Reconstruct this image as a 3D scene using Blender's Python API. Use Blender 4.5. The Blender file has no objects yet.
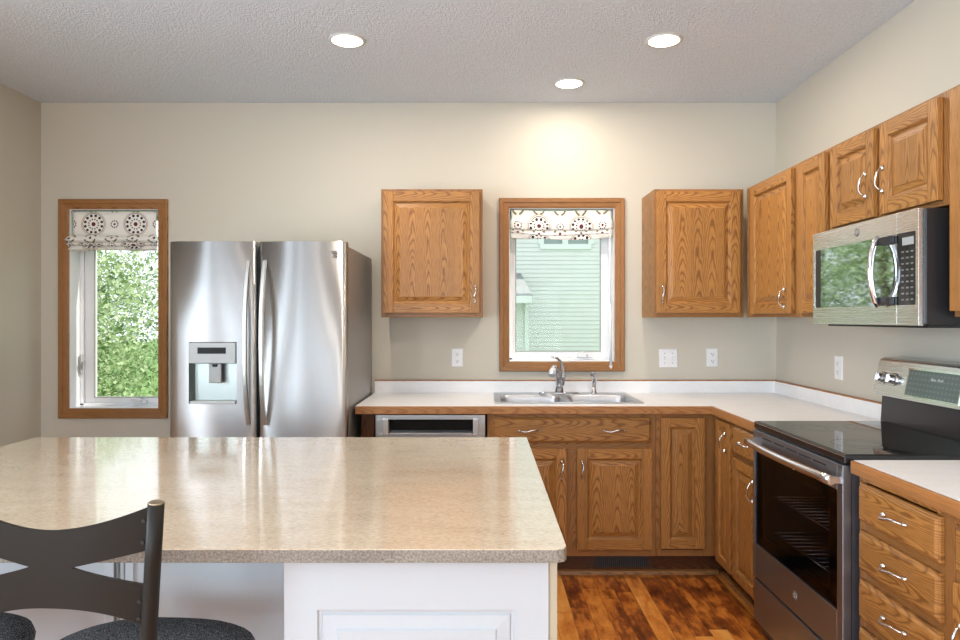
import bpy, math, random
from mathutils import Matrix, Vector
import numpy as np
random.seed(7)
SC = bpy.context.scene
COL = SC.collection
PI = math.pi

# ------------------------------------------------------------------ camera, world, lights
CAMZ, F, VX, VY = 1.372, 700.0, 483.5, 318.0
YB, XL, XR, ZC, YR = 4.32, -2.731, 1.805, 2.699, -6.0     # back wall, left, right, ceiling, rear wall
cam_d = bpy.data.cameras.new('camera')
cam_d.sensor_width = 36; cam_d.lens = F / 960 * 36
cam_d.shift_x = -(VX - 480) / 960; cam_d.shift_y = -(320 - VY) / 960
cam_d.clip_start = 0.05; cam_d.clip_end = 200
cam = bpy.data.objects.new('camera', cam_d); COL.objects.link(cam)
cam.location = (0, 0, CAMZ); cam.rotation_euler = (PI / 2, 0, 0)
SC.camera = cam

w = bpy.data.worlds.new('world'); SC.world = w; w.use_nodes = True
bgn = w.node_tree.nodes['Background']
bgn.inputs[0].default_value = (0.86, 0.94, 1.0, 1); bgn.inputs[1].default_value = 1.35

def lamp(name, kind, loc, rot, energy, color, **kw):
    d = bpy.data.lights.new(name, kind); d.energy = energy; d.color = color
    for k, v in kw.items(): setattr(d, k, v)
    o = bpy.data.objects.new(name, d); COL.objects.link(o); o.location = loc; o.rotation_euler = rot
    return o
lamp('sun', 'SUN', (0, 0, 10), Vector((-.66, -.12, -.74)).to_track_quat('-Z', 'Y').to_euler(), 6.0, (1, .96, .86), angle=math.radians(2))
# added fill lamps behind two openings assumed in the unseen rear wall
DAY = (.73, .87, 1.0)
lamp('rear_fill_left', 'AREA', (-1.375, YR - .06, 1.18), (math.radians(124), 0, 0), 100, DAY, shape='RECTANGLE', size=2.1, size_y=2.1)
lamp('rear_fill_right', 'AREA', (.98, YR - .06, 1.40), (math.radians(124), 0, 0), 56, DAY, shape='RECTANGLE', size=1.3, size_y=1.6)
# more fill lamps, behind openings added to the left wall out of view
lamp('side_fill_near', 'AREA', (XL - .06, .80, 1.50), (math.radians(108), 0, -PI / 2), 70, DAY, shape='RECTANGLE', size=1.1, size_y=1.2)
lamp('side_fill_far', 'AREA', (XL - .06, -2.40, 1.15), (math.radians(112), 0, -PI / 2), 240, DAY, shape='RECTANGLE', size=1.8, size_y=2.0)
CANS = [(-.651, 3.341), (.861, 3.341), (.483, 3.953), (-.651, 1.1), (.861, 1.1), (-1.2, -2.2), (.6, -2.2)]
for i, (x, y) in enumerate(CANS):
    lamp('can_light', 'AREA', (x, y, ZC - .012), (0, 0, 0), 9.5 if i != 2 else 3.8, (1, .88, .74), shape='DISK', size=.12)

SC.view_settings.view_transform = 'Standard'
SC.view_settings.look = 'None'
SC.view_settings.gamma = 1
SC.view_settings.use_curve_mapping = False
SC.view_settings.exposure = 0.28
SC.cycles.use_denoising = True
SC.cycles.max_bounces = 10; SC.cycles.diffuse_bounces = 5; SC.cycles.transparent_max_bounces = 12
SC.cycles.sample_clamp_indirect = 6
SC.cycles.caustics_reflective = False; SC.cycles.caustics_refractive = False

# ------------------------------------------------------------------ helpers: geometry
def PX(px, d): return (px - VX) * d / F
def PZ(py, d): return CAMZ - (py - VY) * d / F

BACK = lambda x, y, z: Matrix(((1, 0, 0, x), (0, 0, -1, y), (0, 1, 0, z), (0, 0, 0, 1)))      # u=+x v=+z w=-y
RIGHT = lambda x, y, z: Matrix(((0, 0, -1, x), (-1, 0, 0, y), (0, 1, 0, z), (0, 0, 0, 1)))    # u=-y v=+z w=-x

class MB:
    def __init__(s, M=None): s.v = []; s.f = []; s.uv = []; s.mi = []; s.M = M; s.sm = []
    def pt(s, p):
        p = Vector(p)
        if s.M is not None: p = s.M @ p
        s.v.append(p); return len(s.v) - 1
    def face(s, idx, uv=None, mi=0, smooth=False):
        s.f.append(idx); s.uv.append(uv or [(0, 0)] * len(idx)); s.mi.append(mi); s.sm.append(smooth)
    def box(s, x0, x1, y0, y1, z0, z1, grain=2, mi=0, off=None):
        P = [(x, y, z) for z in (z0, z1) for y in (y0, y1) for x in (x0, x1)]
        b = [s.pt(p) for p in P]
        off = off if off is not None else (random.uniform(0, 3), random.uniform(0, 3))
        for q, n in (((0, 2, 3, 1), 2), ((4, 5, 7, 6), 2), ((0, 1, 5, 4), 1), ((2, 6, 7, 3), 1), ((0, 4, 6, 2), 0), ((1, 3, 7, 5), 0)):
            ax = [a for a in (0, 1, 2) if a != n]
            g = grain if grain in ax else ax[1]
            c = ax[0] if ax[1] == g else ax[1]
            s.face([b[i] for i in q], [(P[i][c] + off[0], P[i][g] + off[1]) for i in q], mi)
        return s
    def rings(s, w, h, prof, u0=0, v0=0, cap=True, off=(0, 0), mi=0):
        """concentric rectangular loops; prof = (inset or (inset_side, inset_top, inset_bottom), height)"""
        L = []
        for ins, z in prof:
            a, t, b = ins if isinstance(ins, tuple) else (ins, ins, ins)
            co = [(u0 + a, v0 + b, z), (u0 + w - a, v0 + b, z), (u0 + w - a, v0 + h - t, z), (u0 + a, v0 + h - t, z)]
            L.append((co, [s.pt(p) for p in co]))
        for (ca, a), (cb, b) in zip(L, L[1:]):
            for i in range(4):
                j = (i + 1) % 4
                q = (ca[i], ca[j], cb[j], cb[i])
                if i in (1, 3): uv = [(p[0] + off[0], p[1] + off[1]) for p in q]
                else: uv = [(p[1] + off[0], p[0] + off[1]) for p in q]
                s.face([a[i], a[j], b[j], b[i]], uv, mi)
        if cap:
            co, b = L[-1]
            s.face(b, [(p[0] + off[0], p[1] + off[1]) for p in co], mi)
        return s
    def prism(s, poly, a0, a1, axis=1, mi=0, grain=None, smooth=False):
        """poly in the two other axes, extruded along axis"""
        def mk(p, a):
            r = [0, 0, 0]; o = [i for i in (0, 1, 2) if i != axis]
            r[o[0]] = p[0]; r[o[1]] = p[1]; r[axis] = a; return r
        n = len(poly)
        A = [s.pt(mk(p, a0)) for p in poly]; B = [s.pt(mk(p, a1)) for p in poly]
        acc = 0
        for i in range(n):
            j = (i + 1) % n
            l = math.dist(poly[i], poly[j])
            s.face([A[i], A[j], B[j], B[i]], [(acc, a0), (acc + l, a0), (acc + l, a1), (acc, a1)], mi, smooth)
            acc += l
        s.face(A[::-1], [tuple(p) for p in poly][::-1], mi); s.face(B, [tuple(p) for p in poly], mi)
        return s
    def tube(s, pts, rad, seg=10, mi=0, sx=1, sy=1, up=None, square=False):
        pts = [Vector(p) for p in pts]; n = len(pts)
        if not isinstance(rad, (list, tuple)): rad = [rad] * n
        T = [(pts[min(i + 1, n - 1)] - pts[max(i - 1, 0)]).normalized() for i in range(n)]
        N = Vector(up) if up else (Vector((0, 0, 1)) if abs(T[0].z) < .9 else Vector((1, 0, 0)))
        R = []
        for i in range(n):
            N = (N - T[i] * N.dot(T[i])).normalized(); Bn = T[i].cross(N)
            ring = []
            for k in range(seg):
                a = 2 * PI * (k + (.5 if square else 0)) / seg
                ring.append(s.pt(pts[i] + (N * math.cos(a) * sx + Bn * math.sin(a) * sy) * rad[i]))
            R.append(ring)
        for a, b in zip(R, R[1:]):
            for k in range(seg):
                j = (k + 1) % seg
                s.face([a[k], a[j], b[j], b[k]], None, mi, not square)
        s.face(R[0][::-1], None, mi); s.face(R[-1], None, mi)
        return s
    def lathe(s, prof, o=(0, 0, 0), seg=24, axis=2, mi=0, smooth=True, a0=0, sx=1, sy=1):
        R = []
        for r, z in prof:
            ring = []
            for k in range(seg):
                a = 2 * PI * k / seg + a0
                c = [r * math.cos(a) * sx, r * math.sin(a) * sy, z]
                if axis == 0: c = [z, c[0], c[1]]
                if axis == 1: c = [c[1], z, c[0]]
                ring.append(s.pt((c[0] + o[0], c[1] + o[1], c[2] + o[2])))
            R.append(ring)
        for a, b in zip(R, R[1:]):
            for k in range(seg):
                j = (k + 1) % seg
                s.face([a[k], a[j], b[j], b[k]], None, mi, smooth)
        s.face(R[0][::-1], None, mi); s.face(R[-1], None, mi)
        return s

ORG = {}
def obj(name, mb, mat, parent=None, bevel=0, seg=2, fix=False, **props):
    me = bpy.data.meshes.new(name)
    org = ORG.get(parent.name, Vector((0, 0, 0))) if parent else Vector((0, 0, 0))
    me.from_pydata([tuple(v - org) for v in mb.v], [], mb.f)
    uvl = me.uv_layers.new(name='UVMap')
    uvl.data.foreach_set('uv', [c for f in mb.uv for p in f for c in p])
    for i, m in enumerate(mat if isinstance(mat, (list, tuple)) else [mat]): me.materials.append(m)
    me.polygons.foreach_set('material_index', mb.mi)
    me.polygons.foreach_set('use_smooth', mb.sm)
    me.update(); me.validate()
    if fix:
        import bmesh
        bm = bmesh.new(); bm.from_mesh(me); bmesh.ops.remove_doubles(bm, verts=bm.verts, dist=1e-5)
        bmesh.ops.recalc_face_normals(bm, faces=bm.faces); bm.to_mesh(me); bm.free()
    o = bpy.data.objects.new(name, me); COL.objects.link(o)
    if parent: o.parent = parent
    ORG[o.name] = org
    if bevel:
        m = o.modifiers.new('bevel', 'BEVEL'); m.width = bevel; m.segments = seg; m.limit_method = 'ANGLE'; m.angle_limit = math.radians(40)
    for k, v in props.items(): o[k] = v
    return o
def thing(name, label, cat, loc=(0, 0, 0), group=None):
    o = bpy.data.objects.new(name, None); COL.objects.link(o); o.location = loc
    o.empty_display_size = .1
    ORG[o.name] = Vector(loc)
    o['label'] = label; o['category'] = cat
    if group: o['group'] = group
    return o
def struct(name, mb, mat, parent=None, **k):
    o = obj(name, mb, mat, parent, **k)
    if parent is None: o['kind'] = 'structure'
    return o

# ------------------------------------------------------------------ helpers: materials
class NT:
    def __init__(s, name):
        s.m = bpy.data.materials.new(name); s.m.use_nodes = True; s.t = s.m.node_tree; s.n = s.t.nodes
        s.b = s.n['Principled BSDF']
    def node(s, kind, **kw):
        n = s.n.new(kind)
        for k, v in kw.items():
            if k in n.inputs: s.put(n.inputs[k], v)
            else: setattr(n, k, v)
        return n
    def put(s, sock, v):
        if hasattr(v, 'links') or hasattr(v, 'is_linked'): s.t.links.new(v, sock)
        else:
            if sock.type == 'RGBA' and len(v) == 3: v = (*v, 1)
            sock.default_value = v
    def math(s, op, a, b=0.0, c=None, clamp=False):
        n = s.n.new('ShaderNodeMath'); n.operation = op; n.use_clamp = clamp
        s.put(n.inputs[0], a); s.put(n.inputs[1], b)
        if c is not None: s.put(n.inputs[2], c)
        return n.outputs[0]
    def comb(s, x, y, z):
        n = s.n.new('ShaderNodeCombineXYZ')
        for i, v in enumerate((x, y, z)): s.put(n.inputs[i], v)
        return n.outputs[0]
    def noise(s, vec, scale, detail=4, rough=.5, out=0):
        n = s.n.new('ShaderNodeTexNoise'); s.put(n.inputs['Vector'], vec)
        n.inputs['Scale'].default_value = scale; n.inputs['Detail'].default_value = detail; n.inputs['Roughness'].default_value = rough
        return n.outputs[out]
    def white(s, vec):
        n = s.n.new('ShaderNodeTexWhiteNoise'); s.put(n.inputs['Vector'], vec)
        q = s.n.new('ShaderNodeSeparateColor'); s.t.links.new(n.outputs['Color'], q.inputs[0])
        return q.outputs
    def sep(s, v):
        n = s.n.new('ShaderNodeSeparateXYZ'); s.put(n.inputs[0], v); return n.outputs
    def ramp(s, fac, stops):
        n = s.n.new('ShaderNodeValToRGB'); s.put(n.inputs[0], fac)
        e = n.color_ramp.elements
        while len(e) < len(stops): e.new(.5)
        for i, (p, c) in enumerate(stops):
            e[i].position = p; e[i].color = (*c, 1) if len(c) == 3 else c
        return n.outputs[0]
    def mix(s, f, a, b, mode='MIX'):
        n = s.n.new('ShaderNodeMix'); n.data_type = 'RGBA'; n.blend_type = mode
        s.put(n.inputs[0], f); s.put(n.inputs[6], a); s.put(n.inputs[7], b)
        return n.outputs[2]
    def bump(s, h, strength=.3, dist=.002):
        n = s.n.new('ShaderNodeBump'); s.put(n.inputs['Height'], h); n.inputs['Strength'].default_value = strength
        n.inputs['Distance'].default_value = dist; s.t.links.new(n.outputs[0], s.b.inputs['Normal'])
    def set(s, **kw):
        for k, v in kw.items(): s.put(s.b.inputs[k.replace('_', ' ')], v)
        return s
    def uv(s): return s.n.new('ShaderNodeTexCoord').outputs['UV']
    def oc(s): return s.n.new('ShaderNodeTexCoord').outputs['Object']

def srgb(r, g, b):
    f = lambda c: (c / 255 / 12.92) if c <= 10 else ((c / 255 + .055) / 1.055) ** 2.4
    return (f(r), f(g), f(b))
def plain(name, col, rough=.5, metal=0, **kw):
    t = NT(name); t.set(Base_Color=(*col, 1), Roughness=rough, Metallic=metal, **kw); return t.m

def oak(name, light, mid, dark, rough=.38, strip=.088):
    t = NT(name); u, v, _ = t.sep(t.uv())
    us = t.math('DIVIDE', u, strip); idn = t.math('FLOOR', us)
    ul = t.math('MULTIPLY', t.math('SUBTRACT', t.math('FRACT', us), .5), strip)
    rnd = t.white(t.comb(idn, 3.3, 0))
    wob = t.noise(t.comb(t.math('MULTIPLY', u, 5), t.math('MULTIPLY', v, 1.6), idn), 1.6, 3)
    wv = t.math('ADD', t.math('MULTIPLY', v, .034), t.math('MULTIPLY', t.math('SUBTRACT', wob, .5), .022))
    wv = t.math('ADD', wv, t.math('MULTIPLY', rnd[0], .05))
    ulx = t.math('ADD', ul, t.math('MULTIPLY', t.math('SUBTRACT', rnd[1], .5), .05))
    ulx = t.math('MULTIPLY', ulx, 1.15)
    r = t.math('SQRT', t.math('ADD', t.math('MULTIPLY', ulx, ulx), t.math('MULTIPLY', wv, wv)))
    fine = t.noise(t.comb(t.math('MULTIPLY', u, 60), t.math('MULTIPLY', v, 7), idn), 1.0, 3)
    ph = t.math('ADD', t.math('MULTIPLY', r, 330), t.math('MULTIPLY', fine, .55))
    ring = t.math('FRACT', ph)
    tone = t.ramp(ring, [(0, dark), (.10, dark), (.26, mid), (.6, light), (.86, mid), (1, dark)])
    tone = t.mix(.72, mid, tone)
    pore = t.noise(t.comb(t.math('MULTIPLY', u, 420), t.math('MULTIPLY', v, 14), idn), 1.0, 2)
    pm = t.ramp(pore, [(.38, (1, 1, 1)), (.47, (0, 0, 0))])
    c = t.mix(t.math('MULTIPLY', pm, .5), tone, dark)
    brd = t.ramp(rnd[2], [(0, (.86, .86, .86)), (1, (1.1, 1.08, 1.05))])
    c = t.mix(1.0, c, brd, 'MULTIPLY')
    t.set(Base_Color=c, Roughness=rough); t.b.inputs['Specular IOR Level'].default_value = .32
    t.bump(pm, .12, -.0005)
    return t.m
OAK = oak('honey_oak', (.455, .222, .064), (.385, .178, .049), (.160, .058, .015))
OAKD = oak('shadowed_walnut_brown_oak', (.12, .042, .012), (.09, .030, .009), (.04, .014, .005))  # darkened oak: toe-kick shade is in the colour; the end panel is dark wood
OAKT = oak('casing_oak', (.36, .172, .056), (.31, .142, .045), (.17, .068, .020), strip=.2)
OAKE = oak('oak_edge_strip', (.42, .20, .070), (.38, .17, .058), (.24, .095, .030), strip=.2)

def wall_mat():
    t = NT('greige_painted_drywall'); oc = t.oc()
    n = t.noise(oc, 260, 3)
    t.set(Base_Color=(.56, .522, .44, 1), Roughness=.75); t.bump(n, .08, .001); return t.m
WALL = wall_mat()
def ceil_mat():
    t = NT('popcorn_ceiling'); oc = t.oc()
    n = t.noise(oc, 95, 4, .6); n2 = t.noise(oc, 150, 2, .6)
    h = t.math('ADD', t.math('POWER', n, 2.0), t.math('MULTIPLY', n2, .35))
    c = t.ramp(h, [(.2, (.70, .77, .85)), (.75, (.83, .90, .98))])
    t.set(Base_Color=c, Roughness=.9); t.bump(h, 1.0, .012); return t.m
CEIL = ceil_mat()
def floor_mat():
    t = NT('hickory_plank_floor'); x, y, _ = t.sep(t.oc())
    W, L = .0826, .95
    xs = t.math('DIVIDE', t.math('SUBTRACT', x, .5775), W); row = t.math('FLOOR', xs)
    r1 = t.white(t.comb(row, 1.7, 0))
    ys = t.math('DIVIDE', t.math('ADD', y, t.math('MULTIPLY', r1[0], 7.0)), L); idx = t.math('FLOOR', ys)
    r = t.white(t.comb(row, idx, 5.1))
    vec = t.comb(t.math('MULTIPLY', x, 12), t.math('MULTIPLY', y, 5.0), t.math('MULTIPLY', r[1], 30))
    blot = t.noise(vec, 1.1, 5, .62)
    vec2 = t.comb(t.math('MULTIPLY', x, 55), t.math('MULTIPLY', y, 7), t.math('MULTIPLY', r[1], 30))
    grain = t.noise(vec2, 1.2, 4, .6)
    f = t.math('ADD', t.math('MULTIPLY', r[0], .42), t.math('ADD', t.math('MULTIPLY', blot, 1.2), t.math('MULTIPLY', grain, .35)))
    f = t.math('SUBTRACT', f, .475)
    c = t.ramp(f, [(.14, (.085, .020, .005)), (.30, (.24, .062, .012)), (.42, (.50, .155, .024)), (.60, (.68, .26, .048)), (.88, (.82, .40, .10))])
    fx = t.math('FRACT', xs); fy = t.math('FRACT', ys)
    ex = t.math('MINIMUM', fx, t.math('SUBTRACT', 1.0, fx)); ey = t.math('MINIMUM', fy, t.math('SUBTRACT', 1.0, fy))
    gx = t.math('LESS_THAN', ex, .012); gy = t.math('LESS_THAN', ey, .0012)
    g = t.math('MAXIMUM', gx, gy)
    c = t.mix(t.math('MULTIPLY', g, .7), c, (.02, .008, .004, 1))
    t.set(Base_Color=c, Roughness=.30); t.b.inputs['Coat Weight'].default_value = .3; t.b.inputs['Coat Roughness'].default_value = .2
    t.bump(t.math('SUBTRACT', grain, g), .12, .001); return t.m
FLOOR = floor_mat()
def stone(name, stops, scale=190, rough=.3, coat=0.0, stretch=1.0, cr=.08):
    t = NT(name); x, y, z = t.sep(t.oc())
    n = t.noise(t.comb(t.math('MULTIPLY', x, 1 / stretch), y, z), scale, 5, .7)
    n2 = t.noise(t.comb(t.math('MULTIPLY', x, .4), y, z), 18, 3)
    h = t.math('ADD', t.math('MULTIPLY', n, .8), t.math('MULTIPLY', n2, .2))
    t.set(Base_Color=t.ramp(h, stops), Roughness=rough)
    t.b.inputs['Coat Weight'].default_value = coat; t.b.inputs['Coat Roughness'].default_value = cr
    return t.m
ISLTOP = stone('tan_speckled_laminate', [(.32, (.38, .30, .21)), (.48, (.56, .46, .34)), (.64, (.66, .56, .44))], 210, .16, .8, 2.2, .07)
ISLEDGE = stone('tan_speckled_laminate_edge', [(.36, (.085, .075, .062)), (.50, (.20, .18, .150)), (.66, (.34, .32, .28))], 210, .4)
COUNTER = stone('off_white_laminate', [(.34, (.72, .72, .73)), (.5, (.84, .84, .85)), (.66, (.90, .90, .90))], 420, .34, .15, 1, .2)

def steel(name, col=(.60, .60, .60), rough=.26, axis='z', aniso=.0, streak=.03):
    t = NT(name); x, y, z = t.sep(t.oc())
    k = {'z': (400, 400, 2), 'x': (2, 400, 400), 'y': (400, 2, 400)}[axis]
    n = t.noise(t.comb(t.math('MULTIPLY', x, k[0]), t.math('MULTIPLY', y, k[1]), t.math('MULTIPLY', z, k[2])), 1, 2)
    r = t.math('ADD', rough - streak / 2, t.math('MULTIPLY', n, streak))
    t.set(Base_Color=(*col, 1), Metallic=1.0, Roughness=r)
    if aniso:
        tg = t.n.new('ShaderNodeTangent'); tg.direction_type = 'RADIAL'; tg.axis = 'Z'
        t.t.links.new(tg.outputs[0], t.b.inputs['Tangent']); t.b.inputs['Anisotropic'].default_value = aniso; t.b.inputs['Anisotropic Rotation'].default_value = .25
    if axis == 'z': t.bump(n, .04, .0003)
    return t.m
STEEL = steel('brushed_stainless_steel', (.60, .595, .585), .43, 'z', 1.0)
STEELY = steel('stainless_steel_horizontal_brushing', (.74, .75, .75), .27, 'y')
STEELX = steel('stainless_steel_x_brushing', (.70, .70, .70), .3, 'x')
SIDEST = plain('grey_fridge_side', (.36, .35, .34), .42, .6)
CHROME = plain('polished_chrome', (.8, .8, .82), .09, 1)
NICKEL = plain('satin_nickel', (.66, .65, .64), .27, 1)
BRONZE = plain('dark_bronze_powder_coat', (.014, .012, .010), .5, 0, **{'Specular_IOR_Level': .22})
GOLD = plain('pale_bronze_cap', (.32, .26, .18), .4, .9)  # paler bronze for the post tops
BLACKG = plain('black_glass', (.006, .006, .007), .045)
BLACKP = plain('black_plastic', (.014, .014, .016), .35)
BLACKE = plain('black_enamel', (.010, .010, .012), .22)
BLACKM = plain('matt_black_metal', (.012, .012, .013), .5)
WHITEP = plain('white_plastic', (.78, .78, .79), .35)
SLOT = plain('socket_slot_grey', (.12, .12, .12), .6)
VINYL = plain('white_vinyl', (.80, .80, .81), .35)
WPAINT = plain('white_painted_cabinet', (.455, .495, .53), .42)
CREAM = plain('cream_edge_strip', (.42, .38, .29), .45)
GREYP = plain('grey_plastic', (.34, .34, .33), .35)
LIGHTG = plain('pale_grey_plastic', (.56, .58, .56), .35)
GROOVE = plain('dark_shadow_gap', (.05, .05, .05), .7)
SINKS = steel('satin_sink_steel', (.50, .52, .55), .34, 'x')
REGB = plain('dark_brown_register', (.02, .015, .012), .5)
HOUSET = plain('exterior_white_trim', (.80, .84, .82), .6)
SHRUBB = plain('bark', (.10, .075, .055), .9)

def emit(name, col, s):
    t = NT(name); t.set(Base_Color=(*col, 1)); t.b.inputs['Emission Color'].default_value = (*col, 1); t.b.inputs['Emission Strength'].default_value = s
    return t.m
LENS = emit('lit_lamp_lens', (1, .96, .88), 9)

def glass(name, tint=(.99, 1, .99), refl=1.0):
    t = NT(name); t.n.remove(t.b)
    tr = t.n.new('ShaderNodeBsdfTransparent'); tr.inputs[0].default_value = (*tint, 1)
    gl = t.n.new('ShaderNodeBsdfGlossy'); gl.inputs['Roughness'].default_value = .01
    fr = t.n.new('ShaderNodeFresnel'); fr.inputs[0].default_value = 1.45
    mx = t.n.new('ShaderNodeMixShader')
    t.t.links.new(t.math('MULTIPLY', fr.outputs[0], refl), mx.inputs[0]); t.t.links.new(tr.outputs[0], mx.inputs[1]); t.t.links.new(gl.outputs[0], mx.inputs[2])
    t.t.links.new(mx.outputs[0], t.n['Material Output'].inputs[0]); return t.m
GLASS = glass('clear_window_glass', refl=.10)
OVENG = glass('smoked_oven_glass', (.5, .5, .52), .16)

def blind_mat():
    t = NT('medallion_print_fabric'); u, v, _ = t.sep(t.uv())
    P = .26
    def cell(offu, offv, pu, pv):
        a = t.math('SUBTRACT', t.math('FRACT', t.math('DIVIDE', t.math('ADD', u, offu), pu)), .5)
        b = t.math('SUBTRACT', t.math('FRACT', t.math('DIVIDE', t.math('ADD', v, offv), pv)), .5)
        a = t.math('MULTIPLY', a, pu); b = t.math('MULTIPLY', b, pv)
        r = t.math('SQRT', t.math('ADD', t.math('MULTIPLY', a, a), t.math('MULTIPLY', b, b)))
        return r, t.math('ARCTAN2', b, a)
    def dots(r, th, R, n, s):
        k = t.math('SUBTRACT', t.math('FRACT', t.math('MULTIPLY', th, n / (2 * PI))), .5)
        a = t.math('MULTIPLY', k, 2 * PI / n * R); b = t.math('SUBTRACT', r, R)
        return t.math('LESS_THAN', t.math('SQRT', t.math('ADD', t.math('MULTIPLY', a, a), t.math('MULTIPLY', b, b))), s)
    def line(r, R, s): return t.math('LESS_THAN', t.math('ABSOLUTE', t.math('SUBTRACT', r, R)), s)
    PV = .22
    r, th = cell(0, 0, P, PV)
    r2, th2 = cell(P / 2, 0, P, PV)
    r3, th3 = cell(P / 4, PV / 2, P / 2, PV)
    base = (.80, .78, .73, 1); c = base
    gold = (.42, .30, .14, 1); dark = (.035, .012, .015, 1); wine = (.10, .008, .02, 1); olive = (.16, .14, .05, 1)
    c = t.mix(line(r, .074, .0018), c, gold)
    c = t.mix(line(r, .066, .0016), c, dark)
    c = t.mix(dots(r, th, .0525, 12, .0085), c, dark)
    c = t.mix(dots(r, th, .030, 12, .0045), c, dark)
    c = t.mix(t.math('LESS_THAN', r, .0125), c, wine)
    c = t.mix(dots(r2, th2, .021, 10, .0045), c, dark)
    c = t.mix(t.math('LESS_THAN', r2, .007), c, wine)
    c = t.mix(t.math('MULTIPLY', line(r3, .034, .0055), dots(r3, th3, .034, 4, .019)), c, olive)
    c = t.mix(t.math('LESS_THAN', r3, .008), c, wine)
    t.set(Base_Color=c, Roughness=.85)
    t.b.inputs['Sheen Weight'].default_value = .1
    n = t.noise(t.oc(), 900, 2); t.bump(n, .1, .0004)
    return t.m
RANGEST = steel('range_stainless_steel', (.30, .33, .38), .38, 'y')
FABRIC = blind_mat()
FAUC = plain('brushed_faucet_steel', (.50, .50, .51), .2, 1)

def speck(name):
    t = NT(name); n = t.noise(t.oc(), 420, 2, .6)
    t.set(Base_Color=t.ramp(n, [(.40, (.012, .012, .014)), (.52, (.05, .05, .055)), (.62, (.32, .32, .33))]), Roughness=.9)
    t.bump(n, .4, .001); return t.m
SEATF = speck('black_speckled_upholstery')

def siding_mat():
    t = NT('pale_green_siding'); n = t.noise(t.oc(), 3, 2)
    t.set(Base_Color=t.ramp(n, [(.3, (.73, .75, .72)), (.7, (.77, .79, .76))]), Roughness=.6); return t.m
SIDING = siding_mat()
def shingle_mat():
    t = NT('grey_asphalt_shingles'); n = t.noise(t.oc(), 14, 5, .7)
    t.set(Base_Color=t.ramp(n, [(.3, (.16, .17, .17)), (.7, (.34, .35, .35))]), Roughness=.9); return t.m
SHINGLE = shingle_mat()
def grass_mat():
    t = NT('lawn_grass'); n = t.noise(t.oc(), 4, 6, .7)
    t.set(Base_Color=t.ramp(n, [(.3, (.05, .12, .02)), (.7, (.13, .24, .05))]), Roughness=.9); return t.m
LAWN = grass_mat()
def leaf_mat(name, a, b):
    t = NT(name); g = t.n.new('ShaderNodeNewGeometry')
    c = t.ramp(g.outputs['Random Per Island'], [(0, a), (1, b)])
    t.set(Base_Color=c, Roughness=.5)
    tl = t.n.new('ShaderNodeBsdfTranslucent'); t.put(tl.inputs[0], c)
    mx = t.n.new('ShaderNodeMixShader'); mx.inputs[0].default_value = .45
    t.t.links.new(t.b.outputs[0], mx.inputs[1]); t.t.links.new(tl.outputs[0], mx.inputs[2])
    t.t.links.new(mx.outputs[0], t.n['Material Output'].inputs[0]); return t.m
LEAF = [leaf_mat('bright_green_leaves', (.13, .22, .07), (.56, .66, .40)), leaf_mat('mid_green_leaves', (.10, .18, .06), (.48, .58, .34))]

def display_mat():
    t = NT('control_display_glass'); u, v, _ = t.sep(t.uv())
    fu = t.math('FRACT', t.math('DIVIDE', u, .022)); fv = t.math('FRACT', t.math('DIVIDE', v, .020))
    d = t.math('MULTIPLY', t.math('LESS_THAN', t.math('ABSOLUTE', t.math('SUBTRACT', fu, .5)), .26), t.math('LESS_THAN', t.math('ABSOLUTE', t.math('SUBTRACT', fv, .5)), .17))
    c = t.mix(t.math('MULTIPLY', d, .14), (.12, .14, .135, 1), (.5, .52, .5, 1))
    t.set(Base_Color=c, Roughness=.08); return t.m
DISPL = display_mat()

# ------------------------------------------------------------------ room shell
T = .15
def wall_with_holes(name, mat, x0, x1, y0, y1, z0, z1, holes):
    """wall in an xz plane; holes = (xa, xb, za, zb), sorted by x"""
    mb = MB(); cx = x0
    for xa, xb, za, zb in holes:
        mb.box(cx, xa, y0, y1, z0, z1); mb.box(xa, xb, y0, y1, z0, za); mb.box(xa, xb, y0, y1, zb, z1); cx = xb
    mb.box(cx, x1, y0, y1, z0, z1)
    return struct(name, mb, mat)
W1 = (-2.555, -2.005, .815, 2.043)
W2 = (.157, .808, 1.104, 2.050)
struct('floor', MB().box(XL - T, XR + T, YR - T, YB + T, -.10, 0), FLOOR)
struct('ceiling', MB().box(XL - T, XR + T, YR - T, YB + T, ZC, ZC + .15), CEIL)
wall_with_holes('wall_back', WALL, XL, XR, YB, YB + .17, 0, ZC, [W1, W2])
W5 = (.20, 1.40, .88, 2.12); W6 = (-3.35, -1.45, .05, 2.18)      # openings added for the side fill lamps: y ranges, z ranges
mb = MB(); cy = YR
for ya, yb_, za, zb in (W6, W5):
    mb.box(XL - T, XL, cy, ya, 0, ZC); mb.box(XL - T, XL, ya, yb_, 0, za); mb.box(XL - T, XL, ya, yb_, zb, ZC); cy = yb_
mb.box(XL - T, XL, cy, YB + .17, 0, ZC)
struct('wall_left', mb, WALL)
struct('wall_right', MB().box(XR, XR + T, YR, YB + .17, 0, ZC), WALL)
W3 = (-2.45, -.30, .06, 2.30); W4 = (.30, 1.65, .60, 2.30)  # assumed openings for the rear fill lamps, out of view
wall_with_holes('wall_rear', WALL, XL, XR, YR - T, YR, 0, ZC, [W3, W4])
struct('baseboard_left', MB().box(XL, XL + .014, -1.3, YB, 0, .09), OAKT, bevel=.004)
struct('baseboard_back', MB().box(XL + .014, -1.56, YB - .014, YB, 0, .09, 0), OAKT, bevel=.004)

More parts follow.
